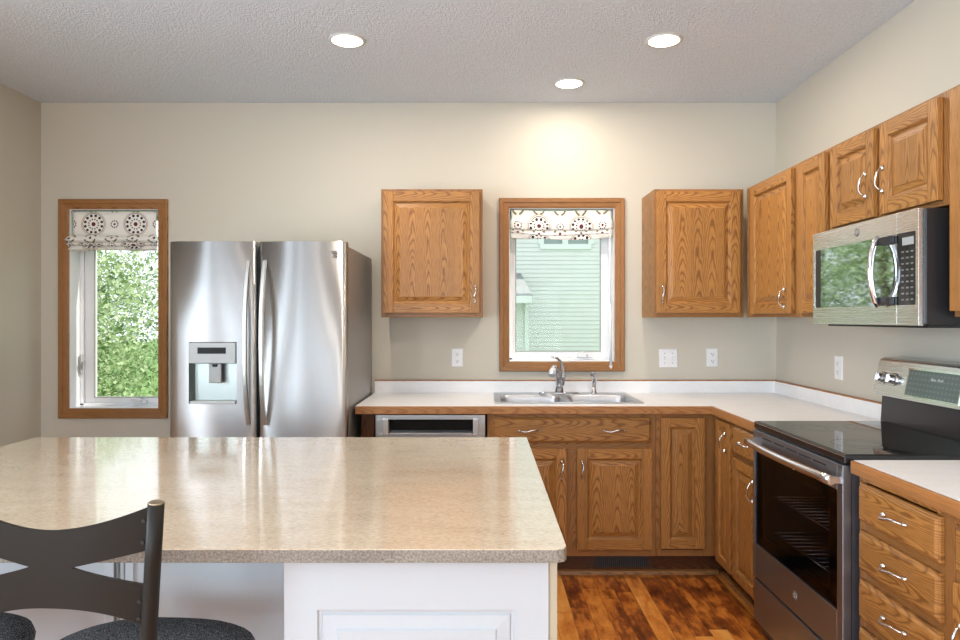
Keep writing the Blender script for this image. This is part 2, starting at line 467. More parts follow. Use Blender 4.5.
def casing(x0, x1, z0, z1, cw, y):
    """mitred picture-frame casing with a stepped profile on the room side"""
    mb = MB(BACK(x0 - cw, y, z0 - cw))
    W, H = x1 - x0 + 2 * cw, z1 - z0 + 2 * cw
    prof = [(0, 0), (0, .019), (.004, .022), (cw * .42, .020), (cw * .5, .014), (cw * .86, .011), (cw * .93, .008), (cw, .006), (cw, 0)]
    mb.rings(W, H, prof, cap=False)
    return mb
def window(n, Wd, ydepth, sl, sr, sb, stp, crank_x, label_side):
    x0, x1, z0, z1 = Wd
    c = struct('window_%d' % n, casing(x0, x1, z0, z1, .060, YB), OAKT); 
    # jamb lining
    j = MB(); t = .004
    j.box(x0 - .001, x0 + t, YB + .001, YB + .17, z0, z1); j.box(x1 - t, x1 + .001, YB + .001, YB + .17, z0, z1)
    j.box(x0, x1, YB + .001, YB + .17, z0 - .001, z0 + t, 0); j.box(x0, x1, YB + .001, YB + .17, z1 - t, z1 + .001, 0)
    struct('jamb_lining', j, VINYL, c, bevel=.002)
    yd = YB + ydepth
    fr = MB(); fw = .024
    a0, a1, b0, b1 = x0 + t, x1 - t, z0 + t, z1 - t
    fr.box(a0, a0 + fw, yd - .03, yd + .02, b0, b1); fr.box(a1 - fw * .6, a1, yd - .03, yd + .02, b0, b1)
    fr.box(a0, a1, yd - .03, yd + .02, b0, b0 + fw * .6); fr.box(a0, a1, yd - .03, yd + .02, b1 - fw, b1)
    struct('window_frame', fr, VINYL, c, bevel=.002)
    sx0, sx1, sz0, sz1 = x0 + sl, x1 - sr, z0 + sb, z1 - stp
    s = MB()
    s.box(a0 + fw, sx0, yd - .018, yd + .018, b0 + .014, b1 - fw); s.box(sx1, a1 - fw * .6, yd - .018, yd + .018, b0 + .014, b1 - fw)
    s.box(sx0, sx1, yd - .018, yd + .018, b0 + .014, sz0); s.box(sx0, sx1, yd - .018, yd + .018, sz1, b1 - fw)
    sash = struct('sash', s, VINYL, c, bevel=.004)
    struct('glazing_bead', MB().box(sx0 - .001, sx0 + .004, yd - .02, yd + .0, sz0, sz1).box(sx1 - .004, sx1 + .001, yd - .02, yd, sz0, sz1).box(sx0, sx1, yd - .02, yd, sz0 - .001, sz0 + .004), GREYP, sash)
    struct('pane', MB().box(sx0, sx1, yd - .003, yd + .003, sz0, sz1), GLASS, sash)
    if crank_x:
        cz = b0 + .030
        k = MB()
        k.box(crank_x - .045, crank_x + .045, yd - .05, yd - .018, cz - .012, cz + .008)
        k.tube([(crank_x + .02, yd - .05, cz), (crank_x + .02, yd - .068, cz + .010), (crank_x - .01, yd - .075, cz + .016), (crank_x - .04, yd - .07, cz + .012)], .008, 8)
        struct('crank_handle', k, WHITEP, c, bevel=.003)
    return c
w1 = window(1, W1, .135, .088, .040, .054, .05, PX(139.6, 4.42), 'l')
struct('sash_lock', MB().box(W1[0] + .012, W1[0] + .022, YB + .085, YB + .105, 1.02, 1.14).tube([(W1[0] + .022, YB + .095, 1.05), (W1[0] + .035, YB + .08, 1.10)], .006, 8), GREYP, w1, bevel=.002)
w2 = window(2, W2, .13, .046, .066, .054, .05, PX(583.7, 4.40), 'r')
for n, Wd in ((3, W3), (4, W4)):  # unseen frames added round the rear fill lamps
    x0, x1, z0, z1 = Wd
    mb = MB(); 
    for a in (x0, (x0 + x1) / 2 - .03, x1 - .06): mb.box(a, a + .06, YR - .10, YR - .04, z0, z1)
    mb.box(x0, x1, YR - .10, YR - .04, z0, z0 + .06); mb.box(x0, x1, YR - .10, YR - .04, z1 - .06, z1)
    wn = struct('window_%d' % n, mb, VINYL)
    mc = MB(); cw = .06
    mc.box(x0 - cw, x0, YR, YR + .02, z0 - cw, z1 + cw); mc.box(x1, x1 + cw, YR, YR + .02, z0 - cw, z1 + cw)
    mc.box(x0, x1, YR, YR + .02, z1, z1 + cw, 0); mc.box(x0, x1, YR, YR + .02, max(0, z0 - cw), z0, 0)
    struct('casing', mc, OAKT, wn)

for n, (ya, yb_, za, zb) in ((5, W5), (6, W6)):  # unseen left-wall frames, added with the side fill to streak the fridge doors
    mb = MB(); X0, X1 = XL - .12, XL - .07
    for a in (ya, (ya + yb_) / 2 - .03, yb_ - .06): mb.box(X0, X1, a, a + .06, za + .06, zb - .06)
    mb.box(X0, X1, ya, yb_, za, za + .06); mb.box(X0, X1, ya, yb_, zb - .06, zb)
    wn = struct('window_%d' % n, mb, VINYL)
    mc = MB(); cw = .06
    mc.box(XL, XL + .02, ya - cw, ya, max(0, za - cw), zb + cw); mc.box(XL, XL + .02, yb_, yb_ + cw, max(0, za - cw), zb + cw)
    mc.box(XL, XL + .02, ya, yb_, zb, zb + cw, 1)
    if n == 5: mc.box(XL, XL + .02, ya, yb_, za - cw, za, 1)
    struct('casing', mc, OAKT, wn)

# ------------------------------------------------------------------ handles, doors
def pull(M, length=.10, vertical=True, side=1):
    """bow pull with flattened feet; local u,v in the door plane, w outwards; centred on origin"""
    mb = MB(M); h = length / 2
    n = 15; pts = []; rad = []
    for i in range(n):
        t = -1 + 2 * i / (n - 1)
        a = h * t; out = .006 + .022 * (1 - abs(t) ** 3.2); sway = .005 * math.sin(t * PI) * side
        pts.append((sway, a, out) if vertical else (a, sway, out))
        rad.append(.0034 + .0014 * math.cos(t * PI / 2) ** 2)
    mb.tube(pts, rad, 8)
    for sgn in (-1, 1):
        p = (0, sgn * h, 0) if vertical else (sgn * h, 0, 0)
        mb.lathe([(.0085, 0), (.0085, .003), (.006, .007), (.003, .011)], p, 10, sx=(.8 if vertical else 1.3), sy=(1.3 if vertical else .8))
    return mb
def raised_door(M, w, h, stile=.055, top=None, bot=None, t=.020, hgrain=False):
    mb = MB(M); top = top or stile; bot = bot or stile
    o = (random.uniform(0, 3), random.uniform(0, 3))
    def chamfer(u0, u1, v0, v1, grain): mb.box(u0, u1, v0, v1, 0, t, grain)
    # outer edge: small step
    chamfer(0, stile, 0, h, 1); chamfer(w - stile, w, 0, h, 1)
    chamfer(stile, w - stile, 0, bot, 0); chamfer(stile, w - stile, h - top, h, 0)
    g = .088; off = (g * round(o[0] / g) + g * .5 - w / 2 % g, o[1])
    pr = [((0, 0, 0), t - .0005), ((.004, .004, .004), t - .004), ((.006, .006, .006), t - .011), ((.013, .013, .013), t - .012), ((.034, .034, .034), t - .004), ((.036, .036, .036), t - .002)]
    mb.rings(w - 2 * stile, h - top - bot, pr, stile, bot, True, off)
    return mb
def slab_front(M, w, h, t=.020):
    mb = MB(M)
    o = (random.uniform(0, 3), random.uniform(0, 3))
    # horizontal grain
    def uvs(q): return [(p[1] + o[0], p[0] + o[1]) for p in q]
    L = []
    for ins, z in [(0, 0), (0, t - .009), (.006, t - .006), (.012, t)]:
        co = [(ins, ins, z), (w - ins, ins, z), (w - ins, h - ins, z), (ins, h - ins, z)]
        L.append((co, [mb.pt(p) for p in co]))
    for (ca, a), (cb, b) in zip(L, L[1:]):
        for i in range(4):
            j = (i + 1) % 4
            mb.face([a[i], a[j], b[j], b[i]], uvs((ca[i], ca[j], cb[j], cb[i])))
    mb.face(L[-1][1], uvs(L[-1][0]))
    return mb
def hang_door(parent, M0, u0, u1, v0, v1, handle=None, mat=None, hmat=None, **k):
    """M0 maps the face plane; handle = (u, v, vertical)"""
    d = obj('door', raised_door(M0 @ Matrix.Translation((u0, v0, .0015)), u1 - u0, v1 - v0, **k), mat or OAK, parent, bevel=.0022)
    if handle: obj('handle', pull(M0 @ Matrix.Translation((handle[0], handle[1], .0215)), .085, True), hmat or NICKEL, d)
    return d
def hang_drawer(parent, M0, u0, u1, v0, v1, handles=(), name='drawer'):
    d = obj(name, slab_front(M0 @ Matrix.Translation((u0, v0, .0015)), u1 - u0, v1 - v0), OAK, parent, bevel=.001, seg=1)
    for hu in handles: obj('handle', pull(M0 @ Matrix.Translation((hu, (v0 + v1) / 2, .0215)), .105, False), NICKEL, d)
    return d
def face_frame(M0, w, v0, v1, us, vs, fw=.04):
    """frame of boards: vertical stiles at us (centre), rails at vs"""
    mb = MB(M0)
    for a, b in us: mb.box(a, b, v0, v1, -.019, 0, 1)
    for a, b, c, d in vs: mb.box(a, b, c, d, -.019, 0, 0)
    return mb

# ------------------------------------------------------------------ wall cabinets
UZ0, UZ1 = 1.376, 2.109
def wall_cab_back(x0, x1, label, doorpx, handlepx, grp='oak wall cabinets'):
    t = thing('wall_cabinet', label, 'cabinet', (x0, YB, UZ0), grp)
    yf = YB - .315
    mb = MB(); 
    mb.box(x0, x0 + .016, yf + .019, YB - .001, UZ0, UZ1); mb.box(x1 - .016, x1, yf + .019, YB - .001, UZ0, UZ1)
    mb.box(x0 + .016, x1 - .016, yf + .019, YB - .001, UZ0 + .012, UZ0 + .028, 0); mb.box(x0 + .016, x1 - .016, yf + .019, YB - .001, UZ1 - .016, UZ1, 0)
    mb.box(x0 + .016, x1 - .016, YB - .010, YB - .001, UZ0, UZ1)
    obj('carcass', mb, OAK, t)
    M0 = BACK(0, yf, 0)
    fr = face_frame(M0, 0, UZ0, UZ1, [(x0, x0 + .038), (x1 - .038, x1)], [(x0 + .038, x1 - .038, UZ0, UZ0 + .04), (x0 + .038, x1 - .038, UZ1 - .04, UZ1)])
    obj('face_frame', fr, OAKT, t, bevel=.002)
    d = yf - .021
    hang_door(t, M0, PX(doorpx[0], d), PX(doorpx[1], d), PZ(313, d), PZ(191.5, d), (PX(handlepx, d), PZ(294, d)))
    return t
wall_cab_back(PX(381, 4.0), PX(482.7, 4.0), 'oak wall cabinet with one raised-panel door, between the fridge and the window over the sink', (383.4, 479.6), 475)
wall_cab_back(PX(654.4, 4.0), 1.488, 'oak wall cabinet on the back wall, just right of the window over the sink', (656.6, 740.6), 662.3)

def wall_cab_right(y0, y1, z0, label, doors, fill=0):
    """y0 far, y1 near; doors = list of (yfar, ynear, handle_y or None, handle z)"""
    t = thing('wall_cabinet', label, 'cabinet', (XR, y1, z0), 'oak wall cabinets')
    XF = 1.500
    mb = MB()
    mb.box(XF + .019, XR - .001, y0 - .016, y0, z0, UZ1); mb.box(XF + .019, XR - .001, y1, y1 + .016, z0, UZ1)
    mb.box(XF + .019, XR - .001, y1 + .016, y0 - .016, z0 + .01, z0 + .026, 1); mb.box(XF + .019, XR - .001, y1 + .016, y0 - .016, UZ1 - .016, UZ1, 1)
    mb.box(XR - .01, XR - .001, y1 + .016, y0 - .016, z0, UZ1)
    obj('carcass', mb, OAK, t)
    M0 = RIGHT(XF, 0, 0)
    us = [(-y0, -y0 + .032), (-y1 - .068, -y1)]
    fr = face_frame(M0, 0, z0, UZ1, us, [(-y0 + .032, -y1 - .068, z0, z0 + .038), (-y0 + .032, -y1 - .068, UZ1 - .038, UZ1)])
    if len(doors) == 2: fr.box(-doors[0][1] - .02, -doors[1][0] + .02, z0 + .0382, UZ1 - .0382, -.019, 0, 1)
    obj('face_frame', fr, OAKT, t, bevel=.002)
    for a, b, hy, hz in doors:
        hang_door(t, M0, -a, -b, z0 + .018, UZ1 - .016, (-hy, hz) if hy else None, stile=.052)
    return t
XD = 1.485
DY = lambda px, X=1.479: X * F / (px - VX)
wall_cab_right(3.985, 3.325, UZ0, 'wide oak wall cabinet beside the inner corner on the right wall', [(DY(750), DY(791), DY(784.5), 1.47)])
wall_cab_right(3.322, 3.004, UZ0, 'narrow oak wall cabinet just left of the microwave', [(DY(797.2), DY(824.5), None, 0)])
wall_cab_right(3.001, 2.232, 1.738, 'short oak wall cabinet with two doors above the microwave', [(DY(830.3), DY(873), DY(866), 1.885), (DY(879.5), DY(937.5), DY(883), 1.885)])
wall_cab_right(2.229, 1.75, UZ0, 'oak wall cabinet just right of the microwave, cut by the right edge of the photo', [(2.222, 1.775, 1.81, 1.47)])

# ------------------------------------------------------------------ base cabinets, worktops
CT, CB = .913, .874        # counter top and underside
KZ = .115
YF = 3.695; XF = 1.215     # face planes
GRPB = 'oak base cabinets'
def base_back(x0, x1, label):
    t = thing('base_cabinet', label, 'cabinet', (x0, YB, 0), GRPB)
    mb = MB()
    mb.box(x0, x0 + .016, YF + .019, YB - .002, KZ, CB - .002); mb.box(x1 - .016, x1, YF + .019, YB - .002, KZ, CB - .002)
    mb.box(x0 + .016, x1 - .016, YF + .019, YB - .002, KZ, KZ + .016, 0); mb.box(x0 + .016, x1 - .016, YB - .014, YB - .002, KZ, CB - .002)
    obj('carcass', mb, OAK, t)
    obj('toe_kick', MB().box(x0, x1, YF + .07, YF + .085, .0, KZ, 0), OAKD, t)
    return t, BACK(0, YF, 0)
D2 = YF - .021
X485 = .020
xs1 = PX(655.5, YF)
t, M0 = base_back(X485, xs1, 'oak sink base cabinet with wide false drawer and two doors')
fr = face_frame(M0, 0, KZ, CB - .002, [(X485, X485 + .035), (xs1 - .035, xs1)],
    [(X485 + .035, xs1 - .035, KZ, KZ + .035), (X485 + .035, xs1 - .035, .665, .745), (X485 + .035, xs1 - .035, .846, CB - .002)])
fr.box(PX(566, YF), PX(578, YF), KZ + .0352, .6648, -.019, 0, 1)
obj('face_frame', fr, OAKT, t, bevel=.0015)
hang_drawer(t, M0, PX(492.9, D2), PX(651.5, D2), PZ(443, D2), PZ(417.8, D2), (PX(529.5, D2), PX(614, D2)), 'false_drawer_front')
hang_door(t, M0, PX(493, D2), PX(566.6, D2), PZ(550, D2), PZ(448.5, D2), (PX(562, D2), PZ(470, D2)))
hang_door(t, M0, PX(577.2, D2), PX(652.2, D2), PZ(550, D2), PZ(448.5, D2), (PX(582, D2), PZ(470, D2)))
# blind corner cabinet
t, M0 = base_back(xs1 + .001, XR - .004, 'oak corner base cabinet with tall door and no handle, right of the sink cabinet')
obj('face_frame', face_frame(M0, 0, KZ, CB - .002, [(xs1 + .001, xs1 + .03), (PX(703, YF), XF + .018)],
    [(xs1 + .03, PX(703, YF), KZ, KZ + .035), (xs1 + .03, PX(703, YF), .846, CB - .002)]), OAKT, t, bevel=.0015)
hang_door(t, M0, PX(661, D2), PX(705, D2), PZ(549, D2), PZ(418, D2), None, stile=.05)
# end panel left of dishwasher
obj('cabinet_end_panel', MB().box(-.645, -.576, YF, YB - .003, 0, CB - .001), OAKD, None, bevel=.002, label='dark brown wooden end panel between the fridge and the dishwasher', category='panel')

def base_right(y0, y1, label):
    t = thing('base_cabinet', label, 'cabinet', (XR, y1, 0), GRPB)
    mb = MB()
    mb.box(XF + .019, XR - .002, y0 - .016, y0, KZ, CB - .002); mb.box(XF + .019, XR - .002, y1, y1 + .016, KZ, CB - .002)
    mb.box(XF + .019, XR - .002, y1 + .016, y0 - .016, KZ, KZ + .016, 1); mb.box(XR - .014, XR - .002, y1 + .016, y0 - .016, KZ, CB - .002)
    obj('carcass', mb, OAK, t)
    obj('toe_kick', MB().box(XF + .07, XF + .085, y1, y0, 0, KZ, 1), OAKD, t)
    return t, RIGHT(XF, 0, 0)
RX = XF - .021
RY = lambda px: RX * F / (px - VX)
t, M0 = base_right(3.694, 3.394, 'narrow oak base cabinet in the inner corner with a full-height door and handle')
obj('face_frame', face_frame(M0, 0, KZ, CB - .002, [(-3.675, -3.625), (-3.424, -3.394)], [(-3.625, -3.424, KZ, KZ + .035), (-3.625, -3.424, .846, CB - .002)]), OAKT, t, bevel=.0015)
hang_door(t, M0, -RY(715.5), -RY(729.5), KZ + .012, .853, (-RY(725), .755), stile=.042)
t, M0 = base_right(3.391, 3.036, 'oak base cabinet with one drawer over a door, left of the range')
obj('face_frame', face_frame(M0, 0, KZ, CB - .002, [(-3.391, -3.361), (-3.066, -3.036)], [(-3.361, -3.066, KZ, KZ + .035), (-3.361, -3.066, .69, .735), (-3.361, -3.066, .846, CB - .002)]), OAKT, t, bevel=.0015)
hang_drawer(t, M0, -RY(732.3), -3.055, .725, .853, (-3.215,))
hang_door(t, M0, -RY(732.3), -3.055, KZ + .012, .705, (-3.10, .60), stile=.048)
# near drawer base
t, M0 = base_right(2.262, 1.806, 'oak base cabinet with a stack of four drawers, right of the range')
obj('face_frame', face_frame(M0, 0, KZ, CB - .002, [(-2.262, -2.222), (-1.875, -1.806)],
    [(-2.222, -1.875, KZ, KZ + .03), (-2.222, -1.875, .852, CB - .002), (-2.222, -1.875, .69, .732), (-2.222, -1.875, .535, .58), (-2.222, -1.875, .38, .424)]), OAKT, t, bevel=.0015)
for z0, z1 in ((.725, .848), (.570, .697), (.415, .542), (.130, .388)):
    hang_drawer(t, M0, -2.237, -1.842, z0, z1, (-2.035,))
obj('cutting_board', MB().box(XF - .010, XF - .0005, 1.85, 2.222, .855, .868, 1), OAK, t, bevel=.002)
t, M0 = base_right(1.803, 1.10, 'oak base cabinet at the right edge of the photo, right of the drawer stack')
obj('face_frame', face_frame(M0, 0, KZ, CB - .002, [(-1.803, -1.768), (-1.13, -1.10)], [(-1.768, -1.13, KZ, KZ + .03), (-1.768, -1.13, .69, .735), (-1.768, -1.13, .846, CB - .002)]), OAKT, t, bevel=.0015)
hang_drawer(t, M0, -1.782, -1.115, .725, .848, (-1.45,))
hang_door(t, M0, -1.782, -1.452, KZ + .012, .70, (-1.745, .56), stile=.05)
hang_door(t, M0, -1.446, -1.115, KZ + .012, .70, (-1.155, .60), stile=.05)
struct('trim_1', MB().prism([(YF + .045, 0), (YF + .0695, 0), (YF + .0695, .022), (YF + .052, .018)], .02, XF + .045, axis=0), OAKT)
struct('trim_2', MB().prism([(XF + .045, 0), (XF + .0695, 0), (XF + .0695, .022), (XF + .052, .018)], 3.04, YF + .045, axis=1), OAKT)
# toe-kick register
rg = thing('floor_register', 'dark slotted vent register in the toe kick under the sink cabinet', 'vent', (PX(621, 3.76), YF + .069, .02))
ra, rb = PX(594, 3.76), PX(648, 3.76)
m = MB().box(ra - .012, rb + .012, YF + .066, YF + .0695, .026, .034).box(ra - .012, rb + .012, YF + .066, YF + .0695, .092, .100)
m.box(ra - .012, ra, YF + .066, YF + .0695, .034, .092).box(rb, rb + .012, YF + .066, YF + .0695, .034, .092)
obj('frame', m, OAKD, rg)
obj('dark_backing', MB().box(ra, rb, YF + .0672, YF + .0698, .034, .092), BLACKM, rg)  # black sheet standing in for the darkness behind the grille
m = MB(); n = 26
for i in range(n + 1):
    a = ra + (rb - ra) * i / n; m.box(a - .0015, a + .0015, YF + .0655, YF + .069, .034, .092)
obj('grille', m, plain('register_blades', (.035, .03, .03), .45), rg)

# worktops
XC, YC = 1.185, 3.640
SX0, SX1, SY0, SY1 = .085, .840, 3.775, 4.250
ct = thing('worktop', 'oak-edged off-white worktop running under the window and round the corner to the range', 'countertop', (XC, YC, CB))
m = MB()
e = .012
m.box(-.668, SX0, YC + e, YB - .001, CB, CT); m.box(SX1, XR - .001, YC + e, YB - .001, CB, CT)
m.box(SX0, SX1, YC + e, SY0, CB, CT); m.box(SX0, SX1, SY1, YB - .001, CB, CT)
m.box(XC + e, XR - .001, 3.034, YC + e, CB, CT)
obj('slab', m, COUNTER, ct)
m = MB(); m.box(-.668, XC + e, YC, YC + e, CB - .003, CT - .001, 0); m.box(XC, XC + e, 3.034, YC, CB - .003, CT - .001, 1)
obj('oak_edge', m, OAKE, ct, bevel=.003)
BT = .984
m = MB().box(-.668, XR - .001, YB - .020, YB - .001, CT, BT).box(XR - .020, XR - .001, 3.034, YB - .020, CT, BT)
obj('backsplash', m, COUNTER, ct)
m = MB().box(-.668, XR - .001, YB - .021, YB - .001, BT, BT + .007, 0).box(XR - .021, XR - .001, 3.034, YB - .021, BT, BT + .007, 1)
obj('oak_cap', m, OAKE, ct, bevel=.001)
ct2 = thing('worktop', 'short off-white laminate worktop with oak edge right of the range', 'countertop', (XC, 1.1, CB))
obj('slab', MB().box(XC + e, XR - .001, 1.09, 2.262, CB, CT), COUNTER, ct2)
obj('oak_edge', MB().box(XC, XC + e, 1.09, 2.262, CB - .003, CT - .001, 1), OAKE, ct2, bevel=.003)
obj('backsplash', MB().box(XR - .020, XR - .001, 1.09, 2.262, CT, BT), COUNTER, ct2)
obj('oak_cap', MB().box(XR - .021, XR - .001, 1.09, 2.262, BT, BT + .007, 1), OAKE, ct2)

# ------------------------------------------------------------------ sink
def rrect(x0, x1, y0, y1, r, n=6):
    pts = []
    for cx, cy, a in ((x1 - r, y1 - r, 0), (x0 + r, y1 - r, PI / 2), (x0 + r, y0 + r, PI), (x1 - r, y0 + r, 1.5 * PI)):
        for i in range(n + 1):
            t = a + PI / 2 * i / n; pts.append((cx + r * math.cos(t), cy + r * math.sin(t)))
    return pts
sk = thing('sink', 'double-bowl stainless steel sink set in the worktop under the window', 'sink', (.46, 4.0, CT))
ox0, ox1, oy0, oy1 = .062, .862, 3.752, 4.275
bx = [(.095, .448), (.478, .830)]; by0, by1 = 3.785, 4.135
zt = CT + .006
m = MB(BACK(0, 0, 0) if False else None)
m.box(ox0, ox1, oy0, by0, CT + .0005, zt); m.box(ox0, ox1, by1, oy1, CT + .0005, zt)
m.box(ox0, bx[0][0], by0, by1, CT + .0005, zt); m.box(bx[0][1], bx[1][0], by0, by1, CT + .0005, zt); m.box(bx[1][1], ox1, by0, by1, CT + .0005, zt)
obj('rim', m, SINKS, sk, bevel=.0025)
for a, b in bx:
    m = MB(); L = []
    for ins, z, r in ((-.004, zt - .001, .02), (0, zt - .004, .05), (.004, zt - .03, .055), (.012, CT - .15, .06), (.04, CT - .17, .07)):
        pts = rrect(a + ins, b - ins, by0 + ins, by1 - ins, r)
        L.append([m.pt((p[0], p[1], z)) for p in pts])
    for A, B in zip(L, L[1:]):
        n = len(A)
        for i in range(n): m.face([A[i], B[i], B[(i + 1) % n], A[(i + 1) % n]], None, 0, True)
    m.face(L[-1])
    bo = obj('bowl', m, SINKS, sk)
    md = bo.modifiers.new('s', 'SOLIDIFY'); md.thickness = .0015; md.offset = -1
    cx, cy = (a + b) / 2, (by0 + by1) / 2
    obj('drain', MB().lathe([(.045, 0), (.043, .003), (.03, .002), (.012, .006), (.004, .010)], (cx, cy, CT - .1715), 20), CHROME, bo)
fa = thing('faucet', 'chrome single-lever kitchen faucet behind the sink', 'faucet', (.455, 4.205, zt))
fx, fy = .455, 4.205
obj('base_plate', MB().lathe([(.125, 0), (.123, .004), (.11, .008), (.05, .010)], (fx, fy, zt), 32, sx=1, sy=.24), FAUC, fa)
sp = obj('spout', MB().tube([(fx, fy, zt + .006), (fx + .002, fy, zt + .05), (fx - .002, fy - .006, zt + .09), (fx - .012, fy - .03, zt + .13), (fx - .026, fy - .062, zt + .156), (fx - .040, fy - .10, zt + .163), (fx - .050, fy - .135, zt + .152)],
    [.026, .022, .019, .016, .015, .015, .016], 16), FAUC, fa)
obj('spray_head', MB().tube([(fx - .048, fy - .130, zt + .155), (fx - .056, fy - .152, zt + .142), (fx - .062, fy - .168, zt + .122)], [.017, .0215, .019], 16), plain('pale_spray_face', (.8, .8, .8), .2, .4), sp)
obj('lever', MB().tube([(fx + .016, fy, zt + .05), (fx + .024, fy, zt + .10), (fx + .022, fy - .005, zt + .15), (fx + .008, fy - .01, zt + .19), (fx - .016, fy - .02, zt + .213), (fx - .052, fy - .03, zt + .222)],
    [.013, .015, .012, .009, .007, .005], 12), FAUC, fa)
ss = thing('side_sprayer', 'chrome side sprayer standing right of the faucet', 'sprayer', (.665, 4.215, zt))
obj('holder', MB().lathe([(.021, 0), (.021, .004), (.016, .010), (.014, .03), (.011, .045)], (.665, 4.215, zt), 16), CHROME, ss)
obj('spray_head', MB().tube([(.665, 4.215, zt + .04), (.668, 4.215, zt + .07), (.666, 4.21, zt + .10), (.658, 4.19, zt + .118), (.648, 4.17, zt + .116)], [.011, .015, .015, .013, .012], 12), CHROME, ss)

# ------------------------------------------------------------------ dishwasher
dw = thing('dishwasher', 'stainless steel dishwasher under the worktop, half hidden by the island', 'dishwasher', (-.57, YB, 0))
dx0, dx1 = -.568, .010
obj('tub', MB().box(dx0, dx1, YF + .03, YB - .02, .10, CB - .006), BLACKM, dw)
pz0, pz1 = PZ(433.3, 3.67), PZ(419.5, 3.67); px0, px1 = PX(388.6, 3.67), PX(473, 3.67)
yd0, yd1 = 3.668, YF + .028
m = MB().box(dx0 + .002, dx1 - .002, yd0, yd1, .12, pz0).box(dx0 + .002, dx1 - .002, yd0, yd1, pz1, CB - .010)
m.box(dx0 + .002, px0, yd0, yd1, pz0, pz1).box(px1, dx1 - .002, yd0, yd1, pz0, pz1)
dd = obj('door', m, STEELX, dw, bevel=.001)
m = MB().box(px0, px1, yd1 - .002, yd1 + .001, pz0, pz1)
obj('handle_pocket', m, BLACKG, dd)
BRST = plain('handle_glint_steel', (.86, .86, .86), .22, .7)
for a, b in ((px0 - .030, px0), (px1, px1 + .030)): obj('handle_end_glint', MB().box(a, b, yd0 - .010, yd0 - .0002, pz0 - .008, pz1 + .006), BRST, dd, bevel=.004)  # pale blocks carry the bright reflection at the handle ends in their colour
obj('toe_panel', MB().box(dx0, dx1, YF + .07, YF + .08, 0, .118), BLACKM, dw)

# ------------------------------------------------------------------ fridge
FX0, FX1 = -1.566, -.683
fg = thing('fridge', 'stainless steel side-by-side fridge with water dispenser and two long bow handles', 'fridge', (FX0, 4.29, 0))
YD = 3.470
obj('cabinet', MB().box(FX0 + .004, FX1 - .002, 3.556, 4.285, .03, 1.735), SIDEST, fg, bevel=.004)
obj('base_grille', MB().box(FX0 + .01, FX1 - .01, 3.54, 3.60, .0, .07), BLACKM, fg)
for xx in (FX0 + .02, FX1 - .085): obj('hinge_cover', MB().box(xx, xx + .065, 3.50, 3.62, 1.736, 1.757), GREYP, fg, bevel=.006)
obj('gasket', MB().box(FX0 + .012, FX1 - .012, 3.540, 3.5555, .10, 1.73), BLACKP, fg)
def fridge_door(x0, x1, hole=None):
    z0, z1 = .075, 1.752
    c, hw = (x0 + x1) / 2, (x1 - x0) / 2
    def front(x):
        t = abs(x - c) / hw
        y = YD + .012 * t * t
        ed = hw - abs(x - c); r = .022
        if ed < r: y += r - math.sqrt(max(0, r * r - (r - ed) ** 2))
        return y
    xs = [x0 + .0001, x0 + .001, x0 + .003, x0 + .007, x0 + .013, x0 + .022] + [x0 + .022 + (x1 - x0 - .044) * i / 14 for i in range(1, 14)] + [x1 - .022, x1 - .013, x1 - .007, x1 - .003, x1 - .001, x1 - .0001]
    if hole: xs = [x for x in xs if abs(x - hole[0]) > .008 and abs(x - hole[1]) > .008] + [hole[0], hole[1]]
    xs = sorted(xs)
    zs = [z0, z1] + ([hole[2], hole[3]] if hole else []); zs.sort()
    m = MB(); G = [[m.pt((x, front(x), z)) for x in xs] for z in zs]
    for j in range(len(zs) - 1):
        for i in range(len(xs) - 1):
            if hole and xs[i] >= hole[0] - 1e-6 and xs[i + 1] <= hole[1] + 1e-6 and zs[j] >= hole[2] - 1e-6 and zs[j + 1] <= hole[3] + 1e-6: continue
            m.face([G[j][i], G[j][i + 1], G[j + 1][i + 1], G[j + 1][i]], None, 0, True)
    yb = 3.5395
    bk = [m.pt((x0, yb, z0)), m.pt((x1, yb, z0)), m.pt((x1, yb, z1)), m.pt((x0, yb, z1))]
    m.face([bk[1], bk[0], bk[3], bk[2]])
    m.face([bk[0]] + [bk[1]] + G[0][::-1]); m.face([bk[2], bk[3]] + G[-1])
    m.face([bk[0]] + [G[j][0] for j in range(len(zs))] + [bk[3]]); m.face([bk[1], bk[2]] + [G[j][-1] for j in range(len(zs) - 1, -1, -1)])
    if hole:
        a, b, c0, d0 = hole; ybk = YD + .055
        P = [(a, front(a), c0), (b, front(b), c0), (b, front(b), d0), (a, front(a), d0)]
        Q = [(p[0] + (.012 if p[0] == a else -.012), ybk, p[2] + (.014 if p[2] == c0 else -.004)) for p in P]
        A = [m.pt(p) for p in P]; B = [m.pt(q) for q in Q]
        for i in range(4):
            j = (i + 1) % 4; m.face([A[i], A[j], B[j], B[i]], None, 1)
        m.face(B, None, 1)
    return m
HL = (-1.463, -1.225, .946, 1.2534)
RECESS = steel('dispenser_recess_steel', (.34, .37, .35), .4)
d1 = obj('door', fridge_door(FX0, -1.1305, HL), [STEEL, RECESS], fg, label='freezer door with water dispenser')
d2 = obj('door', fridge_door(-1.1185, FX1), STEEL, fg)
def bow(x, z0, z1):
    m = MB(); n = 17; pts = []
    for i in range(n):
        t = -1 + 2 * i / (n - 1)
        pts.append((x, YD - .004 - .060 * (1 - abs(t) ** 2.6), (z0 + z1) / 2 + t * (z1 - z0) / 2))
    m.tube(pts, .016, 4, sx=.85, sy=1.0, up=(1, 0, 0), square=True); return m
HANDLE = plain('satin_handle_steel', (.66, .67, .64), .3, .85)
obj('handle', bow(-1.163, .845, 1.655), HANDLE, d1, bevel=.004)
obj('handle', bow(-1.083, .845, 1.655), HANDLE, d2, bevel=.004)
